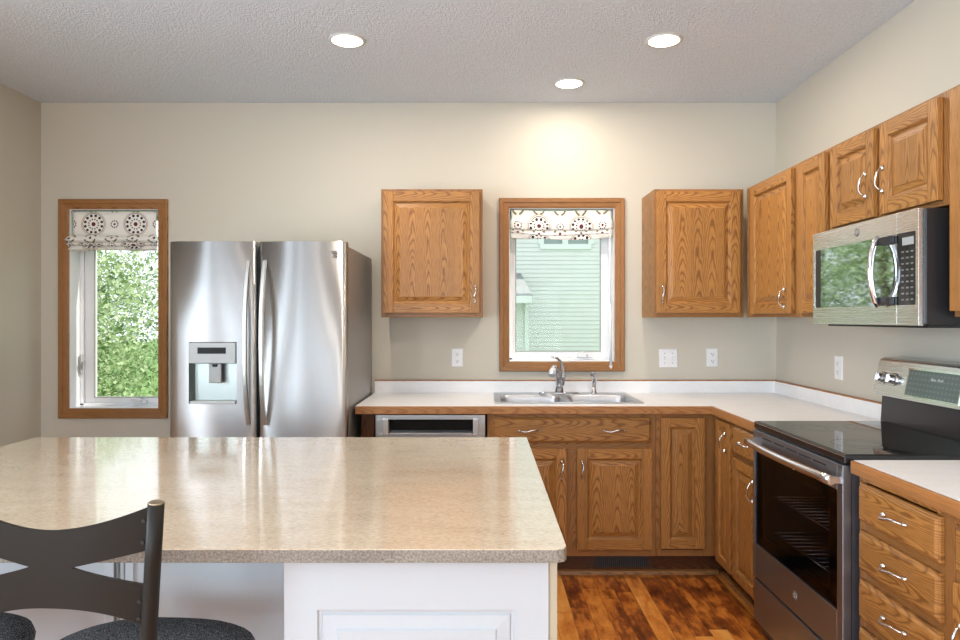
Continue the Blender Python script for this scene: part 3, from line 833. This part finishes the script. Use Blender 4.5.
dp = obj('dispenser_panel', MB().box(HL[0] + .002, HL[1] - .002, YD - .004, YD + .05, 1.146, HL[3] - .002), plain('dispenser_panel_steel', (.30, .29, .275), .45, .5), d1, bevel=.003)
obj('display', MB().box(-1.416, -1.276, YD - .0055, YD - .003, 1.195, 1.226), plain('brown_black_display', (.012, .008, .006), .3, 0, Specular_IOR_Level=.1), dp)
obj('paddle', MB().box(-1.367, -1.305, YD + .012, YD + .030, 1.048, 1.1459), GREYP, d1, bevel=.004)
obj('nozzle', MB().lathe([(.012, 0), (.014, .012)], (-1.336, YD + .012, 1.130), 12), BLACKP, d1)
obj('drip_tray', MB().box(HL[0] + .006, HL[1] - .006, YD - .002, YD + .05, HL[2] + .001, HL[2] + .014), LIGHTG, d1, bevel=.002)

def text(name, s, size, M, mat, parent, ext=.0004):
    cu = bpy.data.curves.new(name, 'FONT'); cu.body = s; cu.size = size; cu.extrude = ext; cu.align_x = 'CENTER'; cu.align_y = 'CENTER'
    tmp = bpy.data.objects.new('tmp', cu)
    me = bpy.data.meshes.new_from_object(tmp); bpy.data.objects.remove(tmp)
    me.materials.clear(); me.materials.append(mat)
    org = ORG.get(parent.name, Vector((0, 0, 0)))
    me.transform(Matrix.Translation(-org) @ M)
    o = bpy.data.objects.new(name, me); COL.objects.link(o); o.parent = parent; return o
INK = plain('dark_ink', (.03, .03, .035), .5)
bxx = PX(333.8, YD)
text('badge_lettering', 'Kenmore', .0105, BACK(bxx, YD + .0064, 1.692), INK, d2, .0006)
text('badge_lettering', 'ELITE', .015, BACK(bxx, YD + .0064, 1.676), INK, d2, .0006)
obj('badge_rule', MB().box(bxx - .016, bxx + .016, YD + .0036, YD + .007, 1.702, 1.7035), INK, d2)

# ------------------------------------------------------------------ range
RY0, RY1, RXF, RZ = 2.270, 3.030, 1.166, .927
rn = thing('range', 'freestanding stainless steel electric range with black glass cooktop', 'stove', (RXF, RY0, 0))
obj('body', MB().box(RXF + .030, XR - .03, RY0 + .004, RY0 + .006, .03, .895).box(RXF + .030, XR - .03, RY1 - .006, RY1 - .004, .03, .895)
    .box(RXF + .45, XR - .03, RY0 + .006, RY1 - .006, .03, .895).box(RXF + .030, RXF + .45, RY0 + .006, RY1 - .006, .03, .36).box(RXF + .030, RXF + .45, RY0 + .006, RY1 - .006, .80, .895)
    .box(RXF + .030, RXF + .45, RY0 + .006, RY0 + .07, .36, .80).box(RXF + .030, RXF + .45, RY1 - .07, RY1 - .006, .36, .80), plain('oven_enamel', (.045, .045, .052), .3), rn)
m = MB()
for zz in (.47, .62):
    m.tube([(RXF + .06, RY0 + .075, zz), (RXF + .06, RY1 - .075, zz)], .004, 6); m.tube([(RXF + .42, RY0 + .075, zz), (RXF + .42, RY1 - .075, zz)], .004, 6)
    for i in range(14):
        yy = RY0 + .09 + i * (RY1 - RY0 - .18) / 13
        m.tube([(RXF + .055, yy, zz), (RXF + .425, yy, zz)], .0025, 6)
obj('oven_rack', m, NICKEL, rn)
ck = obj('cooktop', MB().box(RXF + .004, XR - .095, RY0 + .001, RY1 - .001, .897, RZ), BLACKE, rn, bevel=.005)
obj('cooktop_glass', MB().box(RXF + .018, XR - .10, RY0 + .010, RY1 - .010, RZ - .003, RZ + .0012), BLACKG, ck)
PRINT = plain('burner_print', (.035, .035, .037), .2)
for cx, cy, r in ((RXF + .17, RY0 + .2, .10), (RXF + .17, RY1 - .2, .085), (RXF + .40, RY0 + .2, .075), (RXF + .40, RY1 - .2, .095)):
    for rr in (r, r * .62):
        m = MB()
        n = 40; A = [m.pt((cx + rr * math.cos(2 * PI * i / n), cy + rr * math.sin(2 * PI * i / n), RZ + .0015)) for i in range(n)]
        B = [m.pt((cx + (rr - .002) * math.cos(2 * PI * i / n), cy + (rr - .002) * math.sin(2 * PI * i / n), RZ + .0015)) for i in range(n)]
        for i in range(n): m.face([A[i], A[(i + 1) % n], B[(i + 1) % n], B[i]])
        obj('burner_ring', m, PRINT, ck)
# chrome edge lines
obj('cooktop_trim', MB().box(RXF + .002, RXF + .004, RY0 + .002, RY1 - .002, RZ - .006, RZ - .0035), STEELY, ck)
# oven door with window opening
oz0, oz1 = .265, .893
gy0, gy1, gz0, gz1 = RY0 + .040, RY1 - .022, .408, .805
xo, xi = RXF, RXF + .029
m = MB()
m.box(xo, xi, RY0 + .003, gy0, oz0, oz1, 1).box(xo, xi, gy1, RY1 - .003, oz0, oz1, 1)
m.box(xo, xi, gy0, gy1, gz1, oz1, 1).box(xo, xi, gy0, gy1, oz0, gz0, 1)
od = obj('oven_door', m, RANGEST, rn, bevel=.002)
obj('oven_window', MB().box(xo + .001, xo + .006, gy0 - .001, gy1 + .001, gz0 - .001, gz1 + .001), OVENG, od)
fb = .07
m = MB().box(xo + .008, xo + .02, gy0, gy1, gz0, gz0 + .045).box(xo + .008, xo + .02, gy0, gy1, gz1 - .04, gz1).box(xo + .008, xo + .02, gy0, gy0 + fb, gz0 + .045, gz1 - .04).box(xo + .008, xo + .02, gy1 - fb, gy1, gz0 + .045, gz1 - .04)
obj('window_mask', m, BLACKG, od)
m = MB()
a, b, c, d = gy0 + fb, gy1 - fb, gz0 + .045, gz1 - .04
m.box(xo + .0085, xo + .012, a - .003, a, c, d).box(xo + .0085, xo + .012, b, b + .003, c, d).box(xo + .0085, xo + .012, a, b, c - .003, c)
obj('window_bezel', m, plain('grey_bezel', (.35, .35, .36), .3, .8), od)
m = MB()
L = (RY1 - RY0 - .20) / 5
for i in range(5): m.box(xo - .0006, xo + .004, RY0 + .10 + L * i + .012, RY0 + .10 + L * (i + 1) - .006, .868, .8735)
obj('vent_slot', m, BLACKM, od)
m = MB(); n = 15; pts = []
for i in range(n):
    t = -1 + 2 * i / (n - 1); pts.append((RXF - .032 - .018 * (1 - t * t), (RY0 + RY1) / 2 + t * .368, .842))
m.tube(pts, .0165, 12, sx=1.0, sy=.72)
for yy in (RY0 + .020, RY1 - .020): m.box(RXF - .040, RXF - .0002, yy - .010, yy + .010, .832, .853)
obj('handle', m, plain('oven_handle_steel', (.72, .72, .73), .22, 1), od)
def ge_badge(x, y, z, r, parent):
    b = obj('badge', MB().lathe([(r, 0), (r, -.002), (r * .86, -.003)], (x, y, z), 24, axis=0), plain('badge_grey', (.30, .30, .31), .3, .8), parent)
    text('badge_lettering', 'GE', r * 1.15, RIGHT(x - .0032, y, z), plain('badge_light', (.7, .7, .7), .3, .8), b, .0002)
ge_badge(RXF, (RY0 + RY1) / 2 - .03, .332, .017, od)
obj('storage_drawer', MB().box(RXF + .002, RXF + .028, RY0 + .003, RY1 - .003, .075, .252, 1), RANGEST, rn, bevel=.004)
obj('drawer_gap', MB().box(RXF + .012, RXF + .0295, RY0 + .006, RY1 - .006, .252, .265), BLACKM, rn)
for yy in (RY0 + .05, RY1 - .05):
    for xx in (RXF + .08, XR - .10): obj('foot', MB().lathe([(.018, 0), (.018, .03)], (xx, yy, 0), 10), BLACKP, rn)
# backguard
bg = obj('backguard', MB().prism([(1.715, RZ - .01), (1.790, RZ - .01), (1.790, 1.06), (1.735, 1.06), (1.722, 1.035)], RY0 + .004, RY1 - .004, axis=1), BLACKE, rn, bevel=.002)
cpn = obj('control_panel', MB().prism([(1.684, 1.044), (1.716, 1.194), (1.735, 1.203), (1.790, 1.203), (1.790, 1.050)], RY0 - .001, RY1 + .003, axis=1), STEELY, rn, bevel=.004)
# local frame on slanted face
sl = Vector((1.716 - 1.684, 0, 1.194 - 1.044)); H = sl.length; Vv = sl.normalized(); Uu = Vector((0, -1, 0)); Ww = Uu.cross(Vv)
MS = Matrix(((Uu.x, Vv.x, Ww.x, 1.684), (Uu.y, Vv.y, Ww.y, 0), (Uu.z, Vv.z, Ww.z, 1.044), (0, 0, 0, 1)))
m = MB(MS)
def tf(px): return -(1.70 * F / (px - VX))
dsp0, dsp1 = tf(908), -2.49
L0 = [(dsp0, .022), (dsp1, .022), (dsp1, .125), (dsp0, .125)]
ids = [m.pt((a, b, .002)) for a, b in L0]; m.face(ids, [(a, b) for a, b in L0])
idb = [m.pt((a, b, -.004)) for a, b in L0]
for i in range(4): j = (i + 1) % 4; m.face([idb[i], idb[j], ids[j], ids[i]])
obj('display', m, DISPL, cpn)
text('display_lettering', 'Bake  Broil', .016, MS @ Matrix.Translation(((dsp0 + dsp1) / 2 + .02, .095, .0022)), LIGHTG, cpn, .0002)
m = MB(MS); m.box(dsp0 - .006, dsp1 + .006, .016, .022, -.001, .003).box(dsp0 - .006, dsp1 + .006, .125, .131, -.001, .003).box(dsp0 - .006, dsp0, .022, .125, -.001, .003).box(dsp1, dsp1 + .006, .022, .125, -.001, .003)
obj('display_bezel', m, CHROME, cpn)
for u in (-2.975, -2.895, -2.405, -2.325):
    mk = MB(MS); 
    mk.lathe([(.027, .0005), (.027, .004), (.023, .006)], (u, .075, 0), 24)
    kb = obj('knob', mk, NICKEL, cpn)
    mk = MB(MS); mk.lathe([(.019, .006), (.018, .026), (.016, .029)], (u, .075, 0), 24)
    obj('knob_grip', mk, NICKEL, kb)
    mk = MB(MS); mk.box(u - .005, u + .005, .057, .093, .026, .038); obj('knob_bar', mk, NICKEL, kb, bevel=.002)

# ------------------------------------------------------------------ microwave
mw = thing('microwave', 'stainless steel over-the-range microwave with black sides, under the short cabinet', 'microwave', (XR, 2.255, 1.345))
MY0, MY1, MZ0, MZ1, MX = 2.272, 3.000, 1.347, 1.7300, 1.412
obj('body', MB().box(MX + .0165, XR - .002, MY0 - .012, MY1 - .003, MZ0 + .004, MZ1 - .002), BLACKP, mw, bevel=.003)
obj('base_grille', MB().box(MX + .05, XR - .04, MY0 + .03, MY1 - .03, MZ0 - .008, MZ0 + .0035), BLACKM, mw)
MYs = MX * F / (896.7 - VX)          # split between door and control column
glz0, glz1 = 1.415, 1.658
gya, gyb = MX * F / (815.0 - VX), MYs
kpa, kpb = MYs, MX * F / (915.5 - VX)
m = MB().box(MX, MX + .016, MYs + .001, MY1, MZ0, glz0, 1).box(MX, MX + .016, MYs + .001, MY1, glz1, MZ1, 1).box(MX, MX + .016, gya, MY1, glz0, glz1, 1)
md = obj('door', m, STEELY, mw, bevel=.0008)
MWGL = plain('mirror_dark_glass', (.50, .53, .52), .03, 1)
obj('window', MB().box(MX + .002, MX + .015, MYs + .001, gya, glz0, glz1), MWGL, md)
obj('window_border', MB().box(MX + .0012, MX + .003, gya - .045, gya - .0002, glz0 + .001, glz1 - .001), BLACKP, md)
m = MB(); n = 13; yh = MX * F / (884.5 - VX) + .02; pts = []
for i in range(n):
    t = -1 + 2 * i / (n - 1); pts.append((MX - .012 - .034 * (1 - t * t) ** .8, yh + .0 - .012 * (1 - t * t), (glz0 + glz1) / 2 + t * .122))
m.tube(pts, .011, 12, sx=1, sy=.8)
hd = obj('handle', m, CHROME, md)
for za, zb in ((glz1 - .030, glz1 - .002), (glz0 + .002, glz0 + .030)): obj('handle_mount', MB().box(MX - .014, MX + .002, yh - .075, yh + .008, za, zb), BLACKP, md, bevel=.003)
m = MB().box(MX, MX + .016, MY0, MYs - .001, MZ0, glz0, 1).box(MX, MX + .016, MY0, MYs - .001, glz1, MZ1, 1).box(MX, MX + .016, MY0, kpb, glz0, glz1, 1)
cp = obj('control_column', m, STEELY, mw, bevel=.0008)
obj('keypad', MB().box(MX + .002, MX + .015, kpb, MYs - .001, glz0, glz1), BLACKG, cp)
m = MB()
for i in range(3):
    for j in range(9):
        yy = kpb + .014 + i * .026; zz = glz0 + .016 + j * .020
        m.box(MX + .0012, MX + .0025, yy, yy + .014, zz, zz + .0055)
obj('key_print', m, plain('grey_key_print', (.16, .16, .165), .4), cp)
obj('clock_display', MB().box(MX + .0012, MX + .0025, kpb + .012, kpb + .075, glz1 - .042, glz1 - .016), plain('pale_display', (.35, .38, .40), .15), cp)
ge_badge(MX, MX * F / (857 - VX), 1.6965, .0165, md)

# ------------------------------------------------------------------ island
IX0, IX1, IY0, IY1 = -1.722, .167, 1.388, 2.694
it = thing('island_worktop', 'large tan speckled island worktop with grey-brown front edge', 'countertop', (IX0, IY0, .886), None)
poly = [(IX0, IY0), (IX1 - .02, IY0), (IX1 - .006, IY0 + .006), (IX1, IY0 + .02), (IX1, IY1), (IX0, IY1)]
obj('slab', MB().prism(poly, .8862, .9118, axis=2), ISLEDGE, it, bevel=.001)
obj('top_surface', MB().prism([(p[0] + (.0008 if p[0] < 0 else -.0008), p[1] + (.0008 if p[1] < 2 else -.0008)) for p in poly], .9115, .9132, axis=2), ISLTOP, it)
ib = thing('kitchen_island', 'white painted island base with raised end panel and recessed knee space', 'kitchen island', (-.4, 1.45, 0))
yi = 1.440
m = MB()
m.box(-.405, .150, yi, 2.655, .0, .886); m.box(-1.66, -.405, 1.80, 2.655, .0, .886)
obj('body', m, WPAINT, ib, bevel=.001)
pm = BACK(-.405, yi, 0)
m = MB(pm); W_, H_ = .537, .884
prof = [((0, 0, 0), 0), ((0, 0, 0), .018), ((.067, .105, .14), .018), ((.070, .108, .143), .013), ((.076, .114, .149), .012), ((.079, .117, .152), .016), ((.105, .143, .178), .018), ((.108, .146, .181), .021)]
m.rings(W_, H_, prof)
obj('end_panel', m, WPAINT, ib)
obj('corner_strip', MB().box(.1325, .1505, yi - .012, yi + .004, 0, .885), CREAM, ib, bevel=.001)
for i, (a, b) in enumerate(((-.915, -.43), (-1.655, -.945))):
    m = MB(BACK(a, 1.80, 0)); w_ = b - a
    m.rings(w_, .88, [((0, 0, 0), 0), ((0, 0, 0), .012), ((.02, .055, .08), .012), ((.024, .059, .084), .007), ((.028, .063, .088), .005)])
    obj('back_panel', m, WPAINT, ib)
m = MB()
for a in (-.938, -.922): m.tube([(a, 1.796, 0), (a, 1.796, .884)], .0028, 8)
obj('seam_trim', m, GREYP, ib)

# ------------------------------------------------------------------ bar stools
def stool(loc, rz, label):
    t = thing('bar_stool', label, 'stool', loc, 'bar stools at the island'); t.rotation_euler = (0, 0, rz)
    ORG[t.name] = Vector((0, 0, 0))
    SH = .625
    m = MB(); n = 36
    def se(a, rx, ry, p=2.6):
        c, s = math.cos(a), math.sin(a)
        return (rx * abs(c) ** (2 / p) * (1 if c >= 0 else -1), ry * abs(s) ** (2 / p) * (1 if s >= 0 else -1))
    R = []
    for k, z in ((.93, SH), (1.0, SH + .012), (1.015, SH + .035), (.99, SH + .050), (.93, SH + .058), (.75, SH + .064), (.4, SH + .067), (.08, SH + .068)):
        R.append([m.pt((*se(2 * PI * i / n, 0.226 * k, .200 * k), z)) for i in range(n)])
    for A, B in zip(R, R[1:]):
        for i in range(n): m.face([A[i], A[(i + 1) % n], B[(i + 1) % n], B[i]], None, 0, True)
    m.face(R[0][::-1]); m.face(R[-1])
    obj('seat', m, SEATF, t)
    obj('seat_plate', MB().box(-.14, .14, -.14, .14, SH - .02, SH), BRONZE, t, bevel=.004)
    # legs
    for sx in (-1, 1):
        for sy in (-1, 1):
            obj('leg', MB().tube([(sx * .13, sy * .13, SH - .005), (sx * .15, sy * .15, .35), (sx * .19, sy * .19, .006)], .0125, 12), BRONZE, t)
    rr = .158 + .026
    m = MB(); ring = [(rr * math.sqrt(2) * .90 * math.cos(2 * PI * i / 32), rr * math.sqrt(2) * .90 * math.sin(2 * PI * i / 32), .22) for i in range(33)]
    m.tube(ring, .009, 8, up=(0, 0, 1)); obj('foot_ring', m, BRONZE, t)
    # back posts: lean back (-y) and splay
    HW = .163; ZT = 1.064
    def post(s, z):  # position of post centre
        k = (z - .56) / (ZT - .56)
        return Vector((s * (.124 + .057 * k), -.196 - .052 * k, z))
    for s in (-1, 1):
        pts = [Vector((s * .10, -.10, SH - .012)), Vector((s * .13, -.17, SH - .014))] + [post(s, .575 + (ZT - .575) * i / 5) for i in range(6)]
        p = obj('back_post', MB().tube(pts, .0132, 16), BRONZE, t)
        T_ = (pts[-1] - pts[-2]).normalized()
        obj('post_cap', MB().tube([pts[-1], pts[-1] + T_ * .002], [.0128, .011], 16), GOLD, p)
    # splat plate: two bands merging at the middle, bowed
    N = 64; m = MB(); th = .003
    def zt_(u): return 1.018 + .040 * abs(u) ** 1.8
    def zl_(u): return .883 - .035 * abs(u) ** 2.2
    def gap(u):
        g = max(0, (abs(u) - .235) / .765); return g
    def row(u): 
        zc = .956 - .006 * abs(u); g = gap(u)
        return [zt_(u), zc + .031 * g, zc - .030 * g ** .85, zl_(u)]
    cols = []
    us = sorted(set([-1 + 2 * i / N for i in range(N + 1)] + [-.235, .235]))
    for u in us:
        c = []
        for z in row(u):
            pz = post(1, z)
            x = u * (pz.x - .011); bow_ = .024 * (1 - u * u)
            y = pz.y - bow_ * .9 + .006
            c.append(((m.pt((x, y - th, z))), m.pt((x, y + th, z))))
        cols.append(c)
    for i in range(len(us) - 1):
        a, b = cols[i], cols[i + 1]
        for k0, k1 in ((0, 1), (1, 2), (2, 3)):
            if k0 == 1 and (gap((us[i] + us[i + 1]) / 2) > 0): continue
            m.face([a[k1][0], b[k1][0], b[k0][0], a[k0][0]]); m.face([a[k0][1], b[k0][1], b[k1][1], a[k1][1]])
        m.face([a[0][0], b[0][0], b[0][1], a[0][1]]); m.face([a[3][1], b[3][1], b[3][0], a[3][0]])
        if gap((us[i] + us[i + 1]) / 2) > 0:
            m.face([a[1][1], b[1][1], b[1][0], a[1][0]]); m.face([a[2][0], b[2][0], b[2][1], a[2][1]])
    for c in (cols[0], cols[-1]): m.face([c[0][0], c[0][1], c[1][1], c[1][0]]); m.face([c[2][0], c[2][1], c[3][1], c[3][0]])
    obj('back_splat', m, BRONZE, t, fix=True)
    for s in (-1, 1):
        for z in (1.035, .998, .895, .865):
            pz = post(s, z); obj('bolt', MB().lathe([(.0035, 0), (.003, .003)], (pz.x - s * .0155, pz.y - .009, z), 8, axis=1), BRONZE, t)
    return t
stool((-.708, 1.425, 0), math.radians(-4), 'dark bronze metal bar stool with cut-out back and speckled black seat, in the foreground')
stool((-1.215, 1.46, 0), math.radians(3), 'bar stool at the far left edge of the photo, only its black seat showing')

# ------------------------------------------------------------------ roman blinds
def blind(Wd, name_label, prof, dx, uo, seg=34, wav=.0, voff=0.0):
    x0, x1, z0, z1 = Wd
    t = thing('roman_blind', name_label, 'blind', ((x0 + x1) / 2, YB, z1), 'roman blinds')
    m = MB(); rows = []; acc = voff; last = None
    dense = []
    for (a, b) in zip(prof, prof[1:]):
        for i in range(4): k = i / 4; dense.append(tuple(a[j] + (b[j] - a[j]) * k for j in range(len(a))))
    dense.append(prof[-1])
    for (y, z, wx) in dense:
        if last: acc += math.dist(last, (y, z))
        last = (y, z)
        r = []
        for i in range(seg + 1):
            k = i / seg; xx = (x0 + x1) / 2 + (k - .5) * (x1 - x0 - .012 + wx * 2)
            sag = wav * (4 * k * (1 - k)) * min(1, max(0, (z1 - z) / .07))
            wob = .004 * math.sin(k * 17 + z * 60) * min(1, max(0, (z1 - z - .08) / .1))
            r.append((m.pt((xx, y + wob, z - sag + .003 * math.sin(k * 9 + z * 90) * (1 if wav or z1 - z > .12 else 0))), (xx - x0 + uo, acc)))
        rows.append(r)
    for A, B in zip(rows, rows[1:]):
        for i in range(seg): m.face([A[i][0], B[i][0], B[i + 1][0], A[i + 1][0]], [A[i][1], B[i][1], B[i + 1][1], A[i + 1][1]], 0, True)
    o = obj('fabric', m, FABRIC, t)
    md_ = o.modifiers.new('s', 'SOLIDIFY'); md_.thickness = .0025
    obj('headrail', MB().box(x0 + .014, x1 - .014, YB + .02, YB + .05, z1 - .036, z1 - .014), WHITEP, t)
    return t
y0 = YB + .006
z1 = W1[3] - .013
b1 = blind(W1, 'white roman blind printed with wine-red medallions on the left window beside the fridge',
    [(y0, z1, -.012), (y0, z1 - .142, -.012), (y0 - .030, z1 - .158, .006), (y0 - .046, z1 - .180, .012), (y0 - .030, z1 - .192, .010), (y0 - .010, z1 - .178, 0), (y0 - .020, z1 - .190, .004), (y0 - .038, z1 - .206, .008), (y0 - .022, z1 - .216, .006), (y0 - .008, z1 - .204, 0), (y0 - .016, z1 - .220, .002), (y0 - .028, z1 - .232, .004), (y0 - .014, z1 - .242, .002)],
    0, .26 * .5 - .145, voff=.11 - .078)
z1 = W2[3] - .013
b2 = blind(W2, 'cream roman blind with medallion print gathered at the top of the window over the sink',
    [(y0, z1, -.012), (y0, z1 - .05, -.012), (y0 - .022, z1 - .075, -.004), (y0 - .020, z1 - .110, -.004), (y0 + .004, z1 - .118, -.010), (y0 + .006, z1 - .096, -.010), (y0 - .008, z1 - .115, -.006), (y0 - .014, z1 - .138, -.006), (y0 + .002, z1 - .146, -.008), (y0 - .002, z1 - .128, -.008), (y0 - .008, z1 - .150, -.006), (y0 - .004, z1 - .168, -.006)],
    0, .26 * .5 - .185, wav=.014, voff=.11 - .098)
obj('wand', MB().tube([(.780, YB - .010, 1.94), (.782, YB - .012, 1.46)], .003, 8).tube([(.782, YB - .012, 1.46), (.783, YB - .013, 1.08)], [.0065, .008], 10).tube([(.783, YB - .013, 1.08), (.783, YB - .013, 1.055)], [.011, .008], 10), WHITEP, b2)

# ------------------------------------------------------------------ outlets, switches
def plate(M, w, h, kind, label, cat, name, loc, n=1):
    t = thing(name, label, cat, loc)
    m = MB(M); m.rings(w, h, [(0, 0), (0, .003), (.003, .006), (.006, .0065)], -w / 2, -h / 2)
    obj('cover_plate', m, WHITEP, t)
    for g in range(n):
        u = (g - (n - 1) / 2) * .046
        if kind == 'outlet':
            for v in (-.022, .022):
                s = obj('socket', MB(M).lathe([(.0165, .006), (.016, .0085)], (u, v, 0), 20, sy=.82), WHITEP, t)
                m = MB(M); m.box(u - .0075, u - .0045, v - .003, v + .007, .0083, .0088); m.box(u + .0045, u + .0075, v - .003, v + .006, .0083, .0088); m.lathe([(.0032, .0083), (.0032, .0088)], (u, v - .009, 0), 8)
                obj('socket_slot', m, SLOT, s)
        else:
            obj('switch_toggle', MB(M).box(u - .0045, u + .0045, -.010, .012, .006, .015), WHITEP, t, bevel=.001)
            obj('screw', MB(M).lathe([(.003, .0062), (.003, .0072)], (u, .030, 0), 8).lathe([(.003, .0062), (.003, .0072)], (u, -.030, 0), 8), SLOT, t)
    return t
for px, lab in ((457.2, 'white wall outlet under the single cabinet, left of the sink window'), (712.2, 'white wall outlet on the back wall near the right corner')):
    x = PX(px, YB); plate(BACK(x, YB, 1.128), .072, .114, 'outlet', lab, 'outlet', 'wall_outlet', (x, YB, 1.128))
x = PX(668.3, YB); plate(BACK(x, YB, 1.125), .114, .114, 'switch', 'white double light switch right of the window over the sink', 'switch', 'light_switch', (x, YB, 1.125), 2)
yy = 3.553; plate(RIGHT(XR, yy, 1.120), .076, .120, 'outlet', 'white wall outlet on the right wall, left of the range', 'outlet', 'wall_outlet', (XR, yy, 1.12))

# ------------------------------------------------------------------ ceiling lights
names = ['leftmost of the lit recessed ceiling lights', 'lit recessed ceiling light at upper right of the photo', 'lit recessed ceiling light nearest the back wall, above the sink',
         None, None, None, None]
for i, (x, y) in enumerate(CANS):
    if i >= 3: continue
    t = thing('recessed_light', names[i], 'ceiling light', (x, y, ZC), 'recessed ceiling lights')
    m = MB(); m.lathe([(.088, 0), (.088, -.004), (.080, -.008), (.072, -.006), (.070, -.0005)], (x, y, ZC), 40)
    obj('trim_ring', m, plain('lamp_trim_white', (.62, .61, .58), .4), t)
    m = MB(); m.lathe([(.0705, -.0062), (.066, -.0085), (.03, -.0092), (.002, -.0094)], (x, y, ZC), 40)
    obj('lens', m, LENS, t)

# ------------------------------------------------------------------ outside
GZ = -.7
struct('ground', MB().box(-40, 40, YB + .6, 60, GZ - .2, GZ), LAWN)
ho = thing('neighbour_house', 'pale green sided house with white trimmed window, seen through the window over the sink', 'house', (3, 15, GZ))
m = MB(); lap = .092; HX0, HX1 = -1.0, 9.0; z = GZ; HY = 15.0
wx0, wx1, wz0, wz1 = PX(540, HY), PX(591, HY), PZ(247, HY), 4.0
while z < 6:
    segs = [(HX0, HX1)] if z + lap <= wz0 or z >= wz1 else [(HX0, wx0), (wx1, HX1)]
    for a, b in segs:
        p = [(HY - .018, z), (HY + .1, z), (HY + .1, z + lap), (HY - .002, z + lap)]
        m.prism(p, a, b, axis=0)
    z += lap
obj('siding', m, SIDING, ho)
obj('main_roof', MB().prism([(HY - .5, 5.9), (HY + 5, 8.5), (HY + 5, 8.7), (HY - .5, 6.1)], HX0 - .4, HX1, axis=0), SHINGLE, ho)
m = MB(); xm = (wx0 + wx1) / 2
for a in (wx0 - .04, xm - .07, wx1 - .06): m.box(a, a + .12, HY - .05, HY + .05, wz0 + .061, wz1)
m.box(wx0, wx1, HY - .05, HY + .05, wz0 - .05, wz0 + .06)
wf = obj('window_frame', m, HOUSET, ho)
obj('pane', MB().box(wx0, wx1, HY + .03, HY + .04, wz0, wz1), plain('house_window_glass', (.30, .36, .33), .3), wf)
# low wing with shingle roof
m = MB(); z = GZ; wy = 12.0; wxr = PX(527.5, wy)
while z < 1.62:
    p = [(wy - .018, z), (wy + .1, z), (wy + .1, z + lap), (wy - .002, z + lap)]
    m.prism(p, -.6, wxr, axis=0); z += lap
m.box(-.6, wxr, wy + .1, HY - .03, GZ, 1.62)
obj('wing_siding', m, SIDING, ho)
obj('wing_corner_board', MB().box(wxr - .05, wxr + .02, wy - .04, wy + .05, GZ, 1.64), HOUSET, ho)
obj('wing_roof', MB().prism([(11.6, 1.74), (HY - .02, 2.26), (HY - .02, 2.32), (11.6, 1.78)], -.7, .80, axis=0), SHINGLE, ho)
obj('gutter', MB().box(-.7, .80, 11.55, 11.66, 1.62, 1.74), HOUSET, ho)

def tree(x, y, h, r, zb, n, mat, label, seed, cat='tree', nm='leafy_tree'):
    rs = np.random.RandomState(seed)
    t = thing(nm, label, cat, (x, y, GZ), 'trees outside the windows')
    m = MB(); 
    m.tube([(x, y, GZ), (x + .05, y, 0), (x - .05, y + .1, 1.2), (x + .1, y, 2.6), (x, y, h * .8)], [.11, .09, .075, .05, .02], 10)
    tr = obj('trunk', m, SHRUBB, t)
    m = MB(); ncl = 120
    cen = []
    for i in range(ncl):
        while True:
            p = rs.uniform(-1, 1, 3)
            if .15 < (p ** 2).sum() < 1: break
        c = np.array([x + p[0] * r, y + p[1] * r, zb + (p[2] * .5 + .5) * (h - zb)])
        cen.append(c)
    for c in cen[:26]:
        base = Vector((x, y, max(.2, c[2] - rs.uniform(.3, .9)))); e_ = Vector(c)
        mid = (base + e_) / 2 + Vector((0, 0, .12))
        m.tube([base, mid, e_], [.022, .013, .005], 5)
    obj('branch', m, SHRUBB, t, kind='stuff')
    # leaves
    c = np.array(cen)[rs.randint(0, ncl, n)]
    P = c + rs.normal(0, 1, (n, 3)) * np.array([.27, .27, .16])
    a = rs.uniform(0, 2 * PI, n); tilt = rs.normal(0, .6, n); roll = rs.normal(0, .6, n); L = rs.uniform(.028, .050, n); Wd_ = L * rs.uniform(.5, .7, n)
    d = np.stack([np.cos(a) * np.cos(tilt), np.sin(a) * np.cos(tilt), np.sin(tilt)], 1)
    s_ = np.stack([-np.sin(a) * np.cos(roll), np.cos(a) * np.cos(roll), np.sin(roll)], 1)
    up = np.cross(d, s_)
    V = np.empty((n, 4, 3))
    V[:, 0] = P - d * L[:, None]; V[:, 1] = P + s_ * Wd_[:, None] + up * (.2 * L[:, None]); V[:, 2] = P + d * L[:, None]; V[:, 3] = P - s_ * Wd_[:, None] + up * (.2 * L[:, None])
    me = bpy.data.meshes.new('foliage'); me.vertices.add(4 * n); me.vertices.foreach_set('co', (V.reshape(-1, 3) - np.array([x, y, GZ])).ravel())
    me.loops.add(4 * n); me.loops.foreach_set('vertex_index', np.arange(4 * n)); me.polygons.add(n)
    me.polygons.foreach_set('loop_start', np.arange(n) * 4); me.polygons.foreach_set('loop_total', np.full(n, 4)); me.update(); me.validate()
    me.materials.append(mat)
    f = bpy.data.objects.new('foliage', me); COL.objects.link(f); f.parent = t
    return t
tree(-5.15, 7.6, 2.75, 1.5, -.5, 15000, LEAF[0], 'bright green leafy tree filling the window beside the fridge', 3)
tree(-7.9, 13.4, 3.4, 1.7, -.6, 10000, LEAF[1], 'darker leafy tree standing behind the bright green one outside the left window', 5)
tree(-3.7, 11.3, 3.3, 1.5, -.6, 14000, LEAF[0], 'leafy tree outside, seen reflected in the microwave door', 8)
tree(-5.4, 16.9, 3.8, 1.9, -.6, 9000, LEAF[1], 'farthest leafy tree in the gap behind the others', 11)
